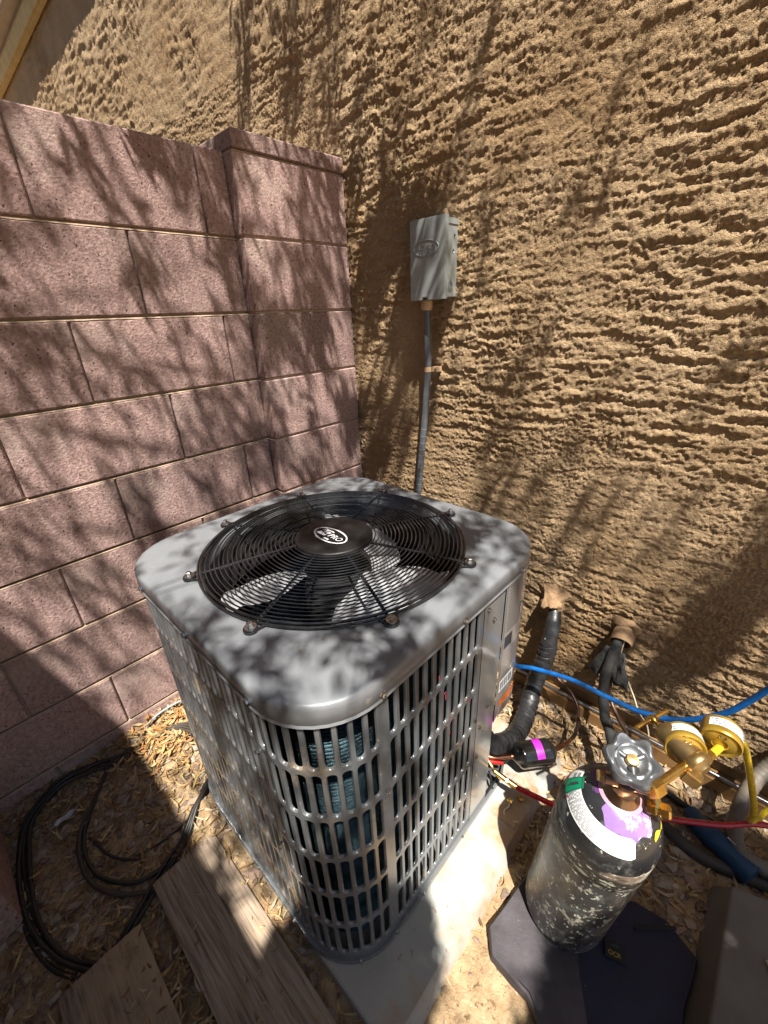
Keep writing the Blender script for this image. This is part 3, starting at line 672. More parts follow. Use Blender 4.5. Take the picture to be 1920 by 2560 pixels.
mb = MB(); logo(mb, LG, 1.32); mb.build('logo', [m_white, m_ink], hub)
# motor and blades
mb = MB(); mb.lathe([(.0, zt-.20), (.075, zt-.20), (.082, zt-.19), (.082, zt-.075), (.075, zt-.06), (.02, zt-.055), (.02, zt-.02), (0, zt-.02)], 40, caps=False); mb.build('fan_motor', m_dark, AC, smooth=True)
for k in range(3):
    a0_ = math.radians(226 + 120*k); V = []; F = []; NR, NA = 8, 12
    for i in range(NR+1):
        r = .075 + (.262-.075)*i/NR
        wa = math.radians(80) * (.62 + .38*math.sin(math.pi*min(1, i/NR+.12)))
        sw_ = math.radians(18)*(i/NR)
        for j in range(NA+1):
            t = j/NA - .5; a = a0_ + wa*t + sw_; z = zt-.085 + (.035 + .02*i/NR)*t*2*.8 + .012*(1-4*t*t)
            V.append((r*math.cos(a), r*math.sin(a), z))
    for i in range(NR):
        for j in range(NA): F.append((i*(NA+1)+j, (i+1)*(NA+1)+j, (i+1)*(NA+1)+j+1, i*(NA+1)+j+1))
    mb = MB(); mb.add(V, F); mb.build('fan_blade', m_blade, AC, smooth=True)
mb = MB()
for k in range(4):
    a = math.radians(20 + 90*k); mb.tube([(.07*math.cos(a), .07*math.sin(a), zt-.17), (.32*math.cos(a), .32*math.sin(a), zt-.16)], .005, 6)
mb.build('motor_bracket', m_dark, AC)

# labels wrapped on the service panel ---------------------------------------
def wrap_rect(mb, u0, u1, z0, z1, off, mi=0): skin(mb, u0, u1, z0+.04, z1+.04, off, .01, mi)
lb = MB()
wrap_rect(lb, .168, .272, .425, .700, .0028)
for i in range(17):
    zz = .690 - i*.0085; wrap_rect(lb, .174, .174+random.uniform(.055, .062), zz-.0016, zz+.0016, .0033, 1)
    if i % 2 == 0: wrap_rect(lb, .243, .243+random.uniform(.01, .024), zz-.0016, zz+.0016, .0033, 1)
wrap_rect(lb, .172, .205, .505, .540, .0033, 1)
for i in range(9):
    zz = .495 - i*.0075; wrap_rect(lb, .212, .212+random.uniform(.02, .05), zz-.0012, zz+.0012, .0033, 1)
wrap_rect(lb, .230, .250, .560, .600, .0033, 1); wrap_rect(lb, .233, .247, .565, .595, .0036, 0)
lb.build('rating_label', [M('label_film', (.30,.27,.25), rough=.16, coat=.5), m_ink], AC)
lb = MB(); wrap_rect(lb, .168, .232, .372, .408, .0030)
for i in range(6): wrap_rect(lb, .173+i*.0095, .173+i*.0095+random.uniform(.004,.0075), .377, .403, .0034, 1)
lb.build('serial_label', [m_whitel, M('label_ink', (.10,.11,.14), rough=.5)], AC)
lb = MB(); wrap_rect(lb, .176, .262, .318, .340, .0030); 
lb.build('warning_stripe', [m_orange], AC)
lb = MB()
wrap_rect(lb, .176, .262, .285, .316, .0028, 0)
for i in range(6):
    zz = .312 - i*.0046; wrap_rect(lb, .179, .179+random.uniform(.05,.078), zz-.001, zz+.001, .0033, 1)
lb.build('warning_label', [M('label_tan', (.42,.33,.27), rough=.3), m_ink], AC)
for (u, z, du, dz) in ((-.070, .655, .003, .012), (-.052, .598, .006, .005), (-.048, .59, .003, .014), (.035, .50, .009, .004), (-.03, .47, .003, .009)):
    lb = MB(); skin(lb, u, u+du, z-dz, z, .0006); lb.build('marker_smudge', m_grease, AC)

# ================================================================ PAD
m_pad = M('pad_plastic', (.33,.335,.31), (.41,.41,.37), scale=9, rough=.8, rough2=.9, bump=.0008, bscale=240, spots=[((.33,.22,.13), 4.5, .47, .14), ((.25,.18,.12), 40, .64, .06)])
pad = empty('equipment_pad', (.67, -.66, -.09)); tag(pad, 'weathered grey equipment pad under the condenser with a dusty rim', 'pad')
mb = MB()
x0, x1, y0, y1 = .42, 1.112, -1.040, -.262; zt_p, zb_p = -.0425, -.098
def rrect(x0, x1, y0, y1, r, z, n=6):
    P = []
    for cx, cy, a in ((x1-r, y1-r, 0), (x0+r, y1-r, 90), (x0+r, y0+r, 180), (x1-r, y0+r, 270)):
        for i in range(n+1): t = math.radians(a + 90*i/n); P.append((cx+r*math.cos(t), cy+r*math.sin(t), z))
    return P
L1 = [rrect(x0-.01, x1+.02, y0-.002, y1+.02, .03, zb_p), rrect(x0, x1, y0, y1, .022, zt_p-.004), rrect(x0+.004, x1-.004, y0+.004, y1-.004, .02, zt_p)]
V = [v for r in L1 for v in r]; nn = len(L1[0]); F = []
for k in range(2):
    for i in range(nn): F.append((k*nn+i, k*nn+(i+1) % nn, (k+1)*nn+(i+1) % nn, (k+1)*nn+i))
F.append(tuple(range(2*nn, 3*nn))); mb.add(V, F); o = mb.build('slab', m_pad, smooth=True, sharp=30); local(o, pad)
# raised ribs on the exposed end
for a_, b_ in (((1.035,-.545,-.045),(1.105,-.525,-.0375)), ((1.035,-.43,-.045),(1.108,-.40,-.037))):
    mb = MB(); mb.bbox(a_, b_, .003); local(mb.build('rib', m_pad, smooth=True, sharp=30), pad)

# ================================================================ DISCONNECT BOX AND CONDUIT
m_box = M('box_grey', (.23,.25,.242), (.26,.28,.272), scale=8, rough=.38, rough2=.5, spec=.5)
m_pvc = M('grey_pvc', (.085,.095,.11), (.11,.12,.135), scale=30, rough=.4)
m_pvcl = M('grey_pvc_light', (.20,.22,.24), (.24,.26,.28), scale=30, rough=.38)
m_tanp = M('tan_paint', (.45,.30,.17), (.52,.36,.22), scale=40, rough=.7)
bx = empty('disconnect_box', (.447, -.03, 1.235)); tag(bx, 'small grey metal electrical box with an embossed oval, mounted on the stucco', 'electrical box')
bx0 = bx.location.copy()
def bput(mb, name, mat, **k): return local(mb.build(name, mat, **k), bx)
mb = MB(); mb.bbox((.3905,-.060,1.238),(.5045,.004,1.436),.002); bput(mb, 'housing', m_box, smooth=True, sharp=30)
mb = MB(); mb.bbox((.385,-.076,1.2325),(.5145,-.0605,1.4425),.0016); bput(mb, 'cover', m_box, smooth=True, sharp=30)
mb = MB(); mb.bbox((.389,-.0605,1.4225),(.5065,.004,1.4385),.0015); bput(mb, 'rain_lip', m_box, smooth=True, sharp=30)
TE = Matrix.Translation((.445, -.0766, 1.3685)) @ Matrix.Rotation(math.radians(90), 4, 'X')
mb = MB(); n = 48
P = [TE @ Vector((.0455*math.cos(2*math.pi*i/n), .0200*math.sin(2*math.pi*i/n), .0002)) for i in range(n)]; mb.tube(P, .0013, 6, closed=True); bput(mb, 'embossed_oval', m_box, smooth=True)
mb = MB(); sh_ = Matrix(((1, .15, 0, 0), (0, 1, 0, 0), (0, 0, 1, 0), (0, 0, 0, 1)))
V, F = text_mesh('AC', .0200, TE @ Matrix.Translation((-.0195, .0008, 0)) @ sh_, extrude=.0009, bold=.0002); mb.add(V, F)
V, F = text_mesh('PRO', .0185, TE @ Matrix.Translation((.0140, .0008, 0)) @ sh_, extrude=.0009, bold=.0002); mb.add(V, F)
V, F = text_mesh('.com', .0065, TE @ Matrix.Translation((.008, -.0115, 0)), extrude=.0006); mb.add(V, F); bput(mb, 'embossed_letters', m_box)
mb = MB(); mb.bbox((.4335,-.083,1.2395),(.4545,-.0765,1.2425),.0008); mb.box((.437,-.078,1.2345),(.451,-.0762,1.2395), None, 1); bput(mb, 'latch_tab', [m_steel, m_ink])
mb = MB()
mb.lathe([(.0145,0),(.0145,.0012),(.0122,.0012),(.0122,.0002)], 28, frame((.5045,-.036,1.268),(1,0,0)), caps=False); mb.lathe([(.0085,.0003),(.0085,.0014),(.007,.0014),(.007,.0004),(0,.0004)], 24, frame((.5045,-.036,1.268),(1,0,0)), caps=False); bput(mb, 'knockout', m_box)
for z, y in ((1.396,-.018),(1.358,-.024)):
    mb = MB(); mb.lathe([(.0034,.0004),(.0,.0004)], 14, frame((.5045, y, z),(1,0,0))); mb.lathe([(.0036,.0002),(.0045,.0008),(.0040,.0012),(.0034,.0005)], 14, frame((.5045, y, z),(1,0,0)), 1, caps=False); bput(mb, 'side_hole', [m_ink, m_steel])
cdt = empty('conduit', (.41, -.035, .9)); tag(cdt, 'grey plastic conduit running down from the electrical box to the condenser', 'conduit')
P = spline([(.4185,-.036,1.215),(.4218,-.035,1.12),(.4222,-.034,1.03),(.4150,-.034,.926),(.4020,-.040,.750),(.393,-.052,.587),(.390,-.075,.45),(.40,-.16,.33),(.43,-.28,.28),(.45,-.345,.27)], 10)
mb = MB(); mb.tube(P, .0118, 14)
local(mb.build('tube', m_pvc, smooth=True), cdt)
mb = MB()
for i in range(0, 40):
    t = .40 + i*.0152; k = int(t*(len(P)-1))
    if k+1 < len(P): 
        a_ = P[k]; f_ = t*(len(P)-1)-k; q = P[k].lerp(P[k+1], f_); d_ = (P[k+1]-P[k]).normalized(); mb.tube([q-d_*.0012, q+d_*.0012], .0124, 12, caps=False)
o = mb.build('rib', m_pvcl, smooth=True); o['kind'] = 'stuff'; local(o, cdt)
mb = MB(); mb.lathe([(.0165,0),(.0180,.006),(.0180,.026),(.0150,.030)], 20, Matrix.Translation((.4185,-.036,1.205))); local(mb.build('fitting', m_tanp, smooth=True, sharp=30), cdt)
mb = MB(); mb.lathe([(.0127,0),(.0127,.016)], 18, Matrix.Translation((.4222,-.034,1.018)), caps=False); mb.bbox((.436,-.030,1.018),(.458,-.004,1.034),.001); local(mb.build('strap', m_tanp, smooth=True, sharp=30), cdt)
mb = MB(); mb.lathe([(.005,0),(.004,.003),(0,.0035)], 10, frame((.451,-.031,1.026),(0,-1,0))); local(mb.build('strap_screw', m_steel, smooth=True), cdt)

# ================================================================ LINE SETS
m_tape = M('black_tape', (.016,.016,.017), (.028,.028,.03), scale=50, rough=.30, rough2=.5, bump=.0012, bscale=90, coat=.15)
m_ins = M('black_insulation', (.022,.022,.022), (.05,.05,.048), scale=25, rough=.75, bump=.002, bscale=120, spots=[((.20,.17,.13), 14, .60, .12)])
m_copper = M('copper', (.58,.27,.17), (.38,.17,.10), scale=60, rough=.3, metal=1)
m_copdark = M('aged_copper', (.07,.045,.035), (.13,.075,.055), scale=40, rough=.4, metal=.7)
m_stubp = M('stub_paint', (.22,.135,.07), (.33,.21,.115), scale=20, rough=.9, bump=.006, bscale=55)
m_blackg = M('black_gloss', (.010,.010,.010), (.016,.016,.016), scale=30, rough=.14, coat=.5, spots=[((.45,.43,.40), 130, .70, .02)])
m_magenta = M('magenta_label', (.80,.03,.62), rough=.4); m_magink = M('magenta_ink', (.40,.01,.32), rough=.5)
m_cream = M('cream_wire', (.55,.48,.35), rough=.5)

t = empty('suction_line', (.965, -.07, .26)); tag(t, 'thick black taped pipe dropping from the painted wall stub into the condenser', 'pipe')
P = spline([(.940,-.012,.292),(.958,-.045,.262),(.966,-.080,.190),(.964,-.098,.120),(.958,-.130,.050),(.965,-.175,-.002),(.978,-.240,-.022),(.985,-.310,-.010),(.984,-.375,.022),(.975,-.430,.060)], 10)
mb = MB(); L_ = len(P)
mb.tube(P, .0275, 20, rf=lambda q: .74 + .26*min(1, q*3.2) + .03*math.sin(q*120) + .025*math.sin(q*61)); local(mb.build('taped_tube', m_tape, smooth=True), t)
for i in range(22):
    k = int(22 + i*(L_-26)/22); q = P[k]; d_ = (P[k+1]-P[k-1]).normalized(); dd = (d_ + Vector((.25, .1, .2))*random.uniform(.6, 1)).normalized()
    mb = MB(); mb.lathe([(.0284, -.009), (.0296, -.008), (.0282+random.uniform(0,.0006), .009)], 20, frame(q, dd), caps=False); local(mb.build('tape_wrap', m_tape, smooth=True), t)
mb = MB(); mb.tube(spline([(.950,-.062,.262),(.957,-.100,.200),(.955,-.116,.130)], 6), .0010, 5); local(mb.build('seam_line', m_whitel, smooth=True), t)
mb = MB(); mb.tube(spline([(.99,-.335,-.028),(1.000,-.38,-.012),(1.004,-.42,.015)], 6), .013, 10, rf=lambda q: 1.0); local(mb.build('torn_flap', m_tape, smooth=True), t)

def lumpy(mb, prof, n, T, amp, seed, mi=0, caps=True):
    k = len(mb.v); mb.lathe(prof, n, T, mi, caps)
    for i in range(k, len(mb.v)):
        v = Vector(mb.v[i]); d_ = noise.noise_vector(v*52 + Vector((seed, 0, 0)))*amp; mb.v[i] = tuple(v + d_)
t = empty('pipe_stub', (.938, 0, .295)); tag(t, 'lumpy tan painted pipe stub in the stucco above the thick taped line', 'pipe stub')
mb = MB(); lumpy(mb, [(.060,-.014),(.050,.002),(.041,.010),(.036,.020),(.033,.034),(.030,.046),(.024,.052)], 28, frame((.934,.006,.312),(.10,-.86,-.50)), .012, 3); local(mb.build('sleeve', m_stubp, smooth=True), t)
t = empty('pipe_stub', (1.158, 0, .288)); tag(t, 'open tan painted pipe stub with frayed black lines hanging out of it', 'pipe stub')
T2 = frame((1.155,.006,.300),(.05,-.88,-.46))
mb = MB(); lumpy(mb, [(.050,-.010),(.042,.004),(.034,.010)], 28, T2, .010, 8, caps=False); mb.lathe([(.0305,.0),(.0305,.052),(.0275,.052),(.0275,.0)], 32, T2, caps=False); local(mb.build('sleeve', m_stubp, smooth=True, sharp=50), t)
mb = MB(); mb.lathe([(.0274,.01),(0,.01)], 24, T2); local(mb.build('sleeve_inside', m_dark), t)

t = empty('liquid_line', (1.0, -.06, .1)); tag(t, 'thin aged copper line curving from beside the taped pipe to the black filter drier', 'copper pipe')
P = spline([(.965,-.055,.235),(.974,-.062,.150),(.984,-.060,.080),(1.010,-.062,.045),(1.065,-.080,.030),(1.103,-.115,.006),(1.122,-.180,-.002),(1.121,-.235,.008),(1.110,-.285,.018),(1.1005,-.313,.026)], 8)
mb = MB(); mb.tube(P, .0052, 10); local(mb.build('tube', m_copdark, smooth=True), t)
mb = MB(); mb.tube(P[-16:], .0056, 10); local(mb.build('bright_end', m_copper, smooth=True), t)

t = empty('filter_drier', (1.065, -.355, -.005)); tag(t, 'glossy black cylindrical filter drier with a bright magenta sticker', 'filter drier')
a_ = Vector((1.100, -.318, .030)); b__ = Vector((1.030, -.398, .028)); dv = (b__-a_); Ld = dv.length; TD = frame(a_, dv)
mb = MB(); mb.lathe([(.006,-.012),(.014,-.008),(.033,.006),(.0360,.013),(.0364,.017),(.0360,.021),(.0360,Ld-.020),(.0364,Ld-.016),(.0360,Ld-.012),(.033,Ld-.005),(.014,Ld+.008),(.006,Ld+.014)], 36, TD); local(mb.build('shell', m_blackg, smooth=True, sharp=45), t)
mb = MB(); V = []; F = []; nA = 14
for i in range(nA+1):
    an = math.radians(-70 + 125*i/nA)
    for z in (.036, .058): V.append((.0364*math.cos(an), .0364*math.sin(an), z))
# orient the sticker arc towards the sky / viewer
RT = TD @ Matrix.Rotation(math.radians(100), 4, 'Z')
F = [(2*i, 2*i+1, 2*i+3, 2*i+2) for i in range(nA)]; mb.add(V, F, RT); 
for j in range(4):
    z = .0395 + j*.0048
    V = []
    for i in range(3*nA+1):
        an = math.radians(-62 + 110*i/(3*nA))
        for zz in (z, z+.0018): V.append((.0366*math.cos(an), .0366*math.sin(an), zz))
    F = [(2*i, 2*i+1, 2*i+3, 2*i+2) for i in range(3*nA) if (i*7+j*3) % 4 != 0]; mb.add(V, F, RT, 1)
local(mb.build('sticker', [m_magenta, m_magink], smooth=True), t)
mb = MB(); e = TD @ Vector((0, 0, Ld+.008)); mb.tube([e, e + dv.normalized()*.010], .0078, 12); mb.tube(spline([e + dv.normalized()*.008, (1.005,-.430,.032),(.985,-.455,.038),(.95,-.47,.045)], 5), .0056, 12); local(mb.build('outlet_tube', m_copper, smooth=True, sharp=40), t)
mb = MB(); mb.tube(spline([(1.010,-.440,.022),(.998,-.452,.026),(.975,-.470,.030)], 5), .0052, 8, rf=lambda q: .8+.3*q); local(mb.build('red_tag', M('red_plastic', (.60,.02,.015), rough=.4), smooth=True), t)

t = empty('old_suction_line', (1.16, -.08, .2)); tag(t, 'worn black insulated pipe hanging from the open stub down behind the steel handwheel', 'pipe')
mb = MB(); mb.tube(spline([(1.152,-.006,.306),(1.150,-.045,.275),(1.145,-.070,.200),(1.148,-.085,.140),(1.164,-.105,.080),(1.185,-.130,.045),(1.215,-.180,.050),(1.250,-.255,.030),(1.265,-.30,-.02),(1.27,-.35,-.07)], 8), .0165, 12, rf=lambda q: .9+.06*math.sin(q*50)); local(mb.build('tube', m_ins, smooth=True), t)
for (x, y, z, dx, sd_) in ((1.136,-.058,.220,-.030,1),(1.168,-.052,.208,.022,5),(1.150,-.058,.225,.004,8)):
    mb = MB(); V = []; F = []
    for i in range(9):
        for j in range(4):
            q = i/8; p_ = Vector((x + dx*q + (j-1.5)*(.007+.006*q), y - .012*q - .004*math.sin(j*2+i), z + .045 - .115*q)); p_ += noise.noise_vector(p_*45+Vector((sd_,0,0)))*.010*q; V.append(p_)
    for i in range(8):
        for j in range(3): F.append((4*i+j, 4*i+j+1, 4*i+5+j, 4*i+4+j))
    mb.add(V, F); o = mb.build('torn_sleeve', m_ins, smooth=True); md = o.modifiers.new('s', 'SOLIDIFY'); md.thickness = .0035; local(o, t)
t = empty('old_liquid_line', (1.17, -.06, .09)); tag(t, 'thinner dark pipe beside the worn insulated pipe under the open stub', 'pipe')
mb = MB(); mb.tube(spline([(1.160,-.010,.300),(1.162,-.050,.230),(1.160,-.060,.140),(1.172,-.068,.080),(1.208,-.100,.055),(1.257,-.150,.040),(1.29,-.22,-.01),(1.31,-.30,-.07)], 8), .0062, 10); local(mb.build('tube', m_copdark, smooth=True), t)
mb = MB(); mb.tube(spline([(1.163,-.008,.303),(1.166,-.040,.29),(1.166,-.046,.25),(1.168,-.038,.200),(1.190,-.035,.165),(1.205,-.045,.150),(1.232,-.050,.105),(1.250,-.065,.082),(1.262,-.08,.083),(1.285,-.11,.085),(1.300,-.145,.070),(1.31,-.17,.03)], 8), .0019, 6)
tag(mb.build('thermostat_wire', m_cream, smooth=True), 'thin cream wire hanging from the open pipe stub in front of the stucco', 'wire')

# ================================================================ HOSES
def hosemat(n, c, c2): return M(n, c, c2, scale=45, rough=.22, rough2=.34, coat=.3, spec=.5)
m_blue = hosemat('blue_rubber', (.006,.10,.36), (.008,.13,.42)); m_red = hosemat('red_rubber', (.42,.006,.014), (.52,.012,.022)); m_yel = hosemat('yellow_rubber', (.62,.43,.015), (.70,.50,.03))
m_brass = M('brass', (.78,.52,.16), (.60,.38,.10), scale=50, rough=.26, metal=1); m_brassd = M('aged_brass', (.42,.29,.12), (.30,.20,.09), scale=40, rough=.38, metal=.9)
m_bronze = M('bronze', (.34,.22,.14), (.46,.32,.22), scale=40, rough=.32, metal=1)
m_gold = M('gold_paint', (.38,.24,.03), (.46,.30,.05), scale=30, rough=.36, metal=.5, coat=.2)
mb = MB(); mb.tube(spline([(.80,-.16,.12),(.86,-.20,.148),(.919,-.22,.168),(.977,-.21,.185),(1.084,-.20,.205),(1.184,-.20,.208),(1.272,-.20,.217),(1.345,-.20,.250),(1.410,-.20,.322),(1.444,-.20,.389),(1.475,-.20,.480),(1.50,-.21,.62)], 9), .0068, 12)
tag(mb.build('charging_hose', m_blue, smooth=True), 'glossy blue refrigerant hose sagging across in front of the stucco', 'hose', 'refrigerant hoses')
t = empty('charging_hose', (1.07,-.477,.02)); tag(t, 'red refrigerant hose with a brass end, passing behind the gas cylinder', 'hose', 'refrigerant hoses')
mb = MB(); mb.tube(spline([(1.066,-.478,.022),(1.118,-.458,.010),(1.175,-.436,.002),(1.259,-.384,-.002),(1.383,-.290,.002),(1.487,-.227,.016),(1.600,-.150,.03),(1.9,-.06,.03)], 9), .0068, 12); local(mb.build('tube', m_red, smooth=True), t)
mb = MB(); mb.tube([(1.000,-.488,.040),(1.010,-.487,.038)], .0045, 8); mb.tube([(1.012,-.487,.037),(1.040,-.484,.031)], .0078, 12, rf=lambda q: 1); mb.tube([(1.040,-.484,.031),(1.046,-.482,.030)], .0066, 6); mb.tube([(1.046,-.482,.029),(1.069,-.477,.022)], .0082, 12); local(mb.build('brass_end', m_brass, smooth=True, sharp=35), t)
mb = MB(); mb.tube(spline([(.985,-.482,.055),(1.000,-.487,.048),(1.010,-.489,.034)], 5), .0042, 8); local(mb.build('elbow', m_brassd, smooth=True), t)
mb = MB(); mb.tube(spline([(.99,-.485,.02),(1.004,-.497,.012),(1.008,-.50,-.01),(1.012,-.492,-.030)], 6), .003, 8)
tag(mb.build('core_strap', m_blackp, smooth=True), 'short black rubber strap dangling at the condenser service port', 'strap')
t = empty('charging_hose', (1.42,-.42,.44)); tag(t, 'yellow refrigerant hose arching down from the brass regulator', 'hose', 'refrigerant hoses')
mb = MB(); mb.tube(spline([(1.398,-.478,.468),(1.415,-.430,.468),(1.438,-.392,.448),(1.462,-.344,.368),(1.495,-.291,.250),(1.526,-.235,.125),(1.533,-.198,.055),(1.550,-.165,.028),(1.590,-.100,.030),(1.75,.0-.05,.03)], 9), .0068, 12); local(mb.build('tube', m_yel, smooth=True), t)

# ================================================================ GAS CYLINDER, REGULATOR
m_cyl = M('cylinder_paint', (.030,.029,.027), (.055,.052,.047), scale=8, rough=.36, rough2=.55, coat=.15, bump=.0004, bscale=160, stretch=(1,1,.7),
          spots=[((.20,.165,.125), 6, .47, .14), ((.10,.105,.10), 24, .52, .08), ((.36,.34,.27), 44, .585, .03), ((.55,.55,.45), 85, .60, .02)])
m_cylb = M('cylinder_scuffed', (.018,.018,.018), (.05,.042,.034), scale=16, rough=.4, rough2=.6, bump=.0006, bscale=160, stretch=(1,1,2.4), spots=[((.20,.15,.11), 10, .50, .10), ((.50,.49,.38), 22, .555, .03), ((.58,.57,.47), 60, .60, .02)])
m_cyls = M('cylinder_shoulder', (.012,.013,.014), (.024,.024,.026), scale=10, rough=.25, rough2=.42, coat=.3, bump=.0003, bscale=200,
          spots=[((.11,.11,.10), 14, .54, .10), ((.50,.50,.40), 50, .625, .02)])
m_purple = M('purple_paint', (.20,.11,.30), (.31,.20,.40), scale=10, rough=.22, coat=.4, spots=[((.62,.56,.66), 22, .56, .05), ((.05,.04,.05), 18, .62, .03)])
m_ppink = M('pink_paint', (.42,.24,.30), (.34,.20,.26), scale=14, rough=.3, coat=.3)
LX, LY = .0844, -.0533; BZ = -.052
cyl = empty('gas_cylinder', (1.2575, -.6057, BZ)); tag(cyl, 'scuffed black gas cylinder with purple painted shoulder and white label, standing on the tool pouch', 'gas cylinder')
TC = Matrix.Identity(4); dC = Vector((LX, LY, 1)).normalized(); TC = frame((1.2575, -.6057, BZ), dC, (0, 1, 0)).copy()
# frame with x close to world x
xv = (Vector((1,0,0)) - dC*dC.x).normalized(); yv = dC.cross(xv)
TC = Matrix(((xv.x, yv.x, dC.x, 1.2575), (xv.y, yv.y, dC.y, -.6057), (xv.z, yv.z, dC.z, BZ), (0, 0, 0, 1)))
RCY = .0850; ZS = .425; HD = .080
def cput(mb, name, mat, par=None, **k):
    return local(mb.build(name, mat, **k), cyl)
prof = [(RCY*.80, .0), (RCY*.93, .003), (RCY*.985, .012), (RCY, .026), (RCY, ZS-.02)]
prof[-1] = (RCY, ZS-.085)
mb = MB(); mb.lathe(prof, 64, TC, caps=False); cput(mb, 'body', m_cyl, smooth=True, sharp=60)
mb = MB(); mb.lathe([(RCY, ZS-.085), (RCY+.0004, ZS-.084), (RCY+.0004, ZS-.022), (RCY, ZS-.02)], 64, TC, caps=False); cput(mb, 'scuffed_band', m_cylb, smooth=True, sharp=60)
def domeR(ph): return RCY*math.cos(ph), ZS-.02 + .02*min(1, ph/.2) + HD*math.sin(ph)
pr = [(RCY, ZS-.02)] + [(RCY*math.cos(p), ZS-.02 + HD*1.22*math.sin(p)) for p in [math.radians(a) for a in (6,12,20,28,36,44,52,60,68,75)]]
mb = MB(); mb.lathe(pr, 64, TC, caps=False); cput(mb, 'shoulder', m_cyls, smooth=True)
ztop = ZS-.02 + HD*1.22*math.sin(math.radians(75)); 
def shell(th0, th1, ph0, ph1, off, fn=None, n=40, m=8, mi=0, mb=None):
    mb = mb or MB(); V = []; F = []
    for i in range(n+1):
        u = i/n; th = math.radians(th0 + (th1-th0)*u)
        for j in range(m+1):
            v = j/m; p0, p1 = (fn(u) if fn else (ph0, ph1)); ph = math.radians(p0 + (p1-p0)*v)
            N_o = Vector((math.cos(th)*math.cos(ph), math.sin(th)*math.cos(ph), math.sin(ph)*.95))
            q = Vector((RCY*math.cos(ph)*math.cos(th), RCY*math.cos(ph)*math.sin(th), ZS-.02 + HD*1.22*math.sin(ph))) + N_o*off
            V.append(TC @ q)
    for i in range(n):
        for j in range(m): F.append((i*(m+1)+j, (i+1)*(m+1)+j, (i+1)*(m+1)+j+1, i*(m+1)+j+1))
    mb.add(V, F, None, mi); return mb
cput(shell(248, 372, 56, 75, .0007, lambda u: (60 - 17*math.sin(math.pi*min(1, u*1.02))**.6 + 3*math.sin(u*23), 72), n=60), 'purple_patch', m_purple, smooth=True)
cput(shell(70, 222, 56, 75, .0007, lambda u: (68 - 14*math.sin(math.pi*u)**.5 + 3*math.sin(u*17), 72), n=50), 'shaded_purple_patch', M('shaded_purple', (.075,.025,.12), (.11,.04,.17), scale=14, rough=.3), smooth=True)  # shaded side of the purple paint, shade put into a darker colour
cput(shell(0, 360, 66, 75.5, .0016), 'pink_ring', m_ppink, smooth=True)
def lab(u): e = max(0, (abs(u-.5)-.46)/.04); return (25 + 2.5*e, 46.5 - 2.5*e)
mb = shell(168, 312, 0, 0, .0012, lab, n=70, m=8)
cput(mb, 'paper_label', m_whitel, smooth=True)
mb = MB()
for k in range(11):
    ph = 27.5 + k*1.65
    for (a0_, a1_) in ((204, 262),):
        seg = a0_
        while seg < a1_:
            e_ = seg + random.uniform(3, 9); shell(seg, min(e_, a1_), ph, ph+.8, .0018, None, 4, 1, 0, mb); seg = e_ + 1.2
shell(176, 188, 40, 44, .0018, None, 4, 1, 0, mb); shell(176, 186, 34, 38, .0018, None, 4, 1, 0, mb)
o = cput(mb, 'label_print', M('label_grey_ink', (.22,.22,.24), rough=.5), smooth=True); o['kind'] = 'stuff'
mb = shell(185, 207, 24, 50, .0024, None, 12, 6); shell(185.8, 206.2, 25, 25.8, .0029, None, 10, 1, 1, mb); shell(185.8, 206.2, 48.2, 49, .0029, None, 10, 1, 1, mb)
shell(185.8, 186.8, 26, 48, .0029, None, 1, 8, 1, mb); shell(205.2, 206.2, 26, 48, .0029, None, 1, 8, 1, mb)
shell(194, 199, 33, 45, .0030, lambda u: (32+4*u, 43+2*u), 6, 2, 1, mb); shell(195.5, 197.5, 29.5, 33, .0030, None, 3, 1, 1, mb)
cput(mb, 'green_sticker', [M('green_sticker', (.0,.21,.10), rough=.35), m_ink], smooth=True)
cput(shell(208, 211, 24.5, 28, .002, None, 3, 2), 'red_print', M('red_print', (.40,.03,.03), rough=.5))
cput(shell(345, 378, 38, 40, .0012, lambda u: (36+2*u, 39+4*math.sin(u*6)), 20, 1), 'yellow_mark', M('yellow_mark', (.72,.60,.03), rough=.4), smooth=True)
mb = MB(); mb.lathe([(.032, ztop-.006), (.027, ztop+.004), (.0225, ztop+.010), (.021, ztop+.018)], 32, TC); cput(mb, 'neck_collar', m_bronze, smooth=True, sharp=40)
# valve
top = TC @ Vector((0, 0, ztop+.016))
vl = empty('cylinder_valve', top); local(vl, cyl)
def vput(mb, name, mat, **k):
    o = mb.build(name, mat, **k); o.parent = vl; o.matrix_parent_inverse = Matrix.Identity(4); o.location = -top; return o
out_d = Vector((.93, .33, .10)).normalized()
mb = MB(); mb.lathe([(.0145,-.004),(.0155,.004),(.0150,.014),(.0135,.020),(.0125,.034),(.010,.037)], 20, frame(top, dC)); mb.tube([top + Vector((0,0,.012)) - out_d*.030, top + Vector((0,0,.012)) + out_d*.034], .0105, 14); vput(mb, 'valve_body', m_bronze, smooth=True, sharp=40)
mb = MB(); q = top + Vector((0,0,.012)) - out_d*.032; mb.lathe([(.0095,0),(.0095,.010),(.0075,.012),(.0075,.002),(0,.002)], 6, frame(q, -out_d)); vput(mb, 'relief_plug', m_brassd)
mb = MB(); mb.lathe([(.0155,.018),(.0185,.026),(.0185,.040),(.012,.046),(.0085,.058),(0,.058)], 20, frame(top, dC)); vput(mb, 'valve_bonnet', m_dark, smooth=True, sharp=40)
hwN = Vector((.10, -.36, 1)).normalized(); hw = top + Vector((-.001, .006, .060)); TH = frame(hw, hwN)
m_hw = M('cast_aluminium', (.13,.137,.145), (.19,.198,.21), scale=40, rough=.36, rough2=.46, metal=.7, bump=.0004, bscale=200)
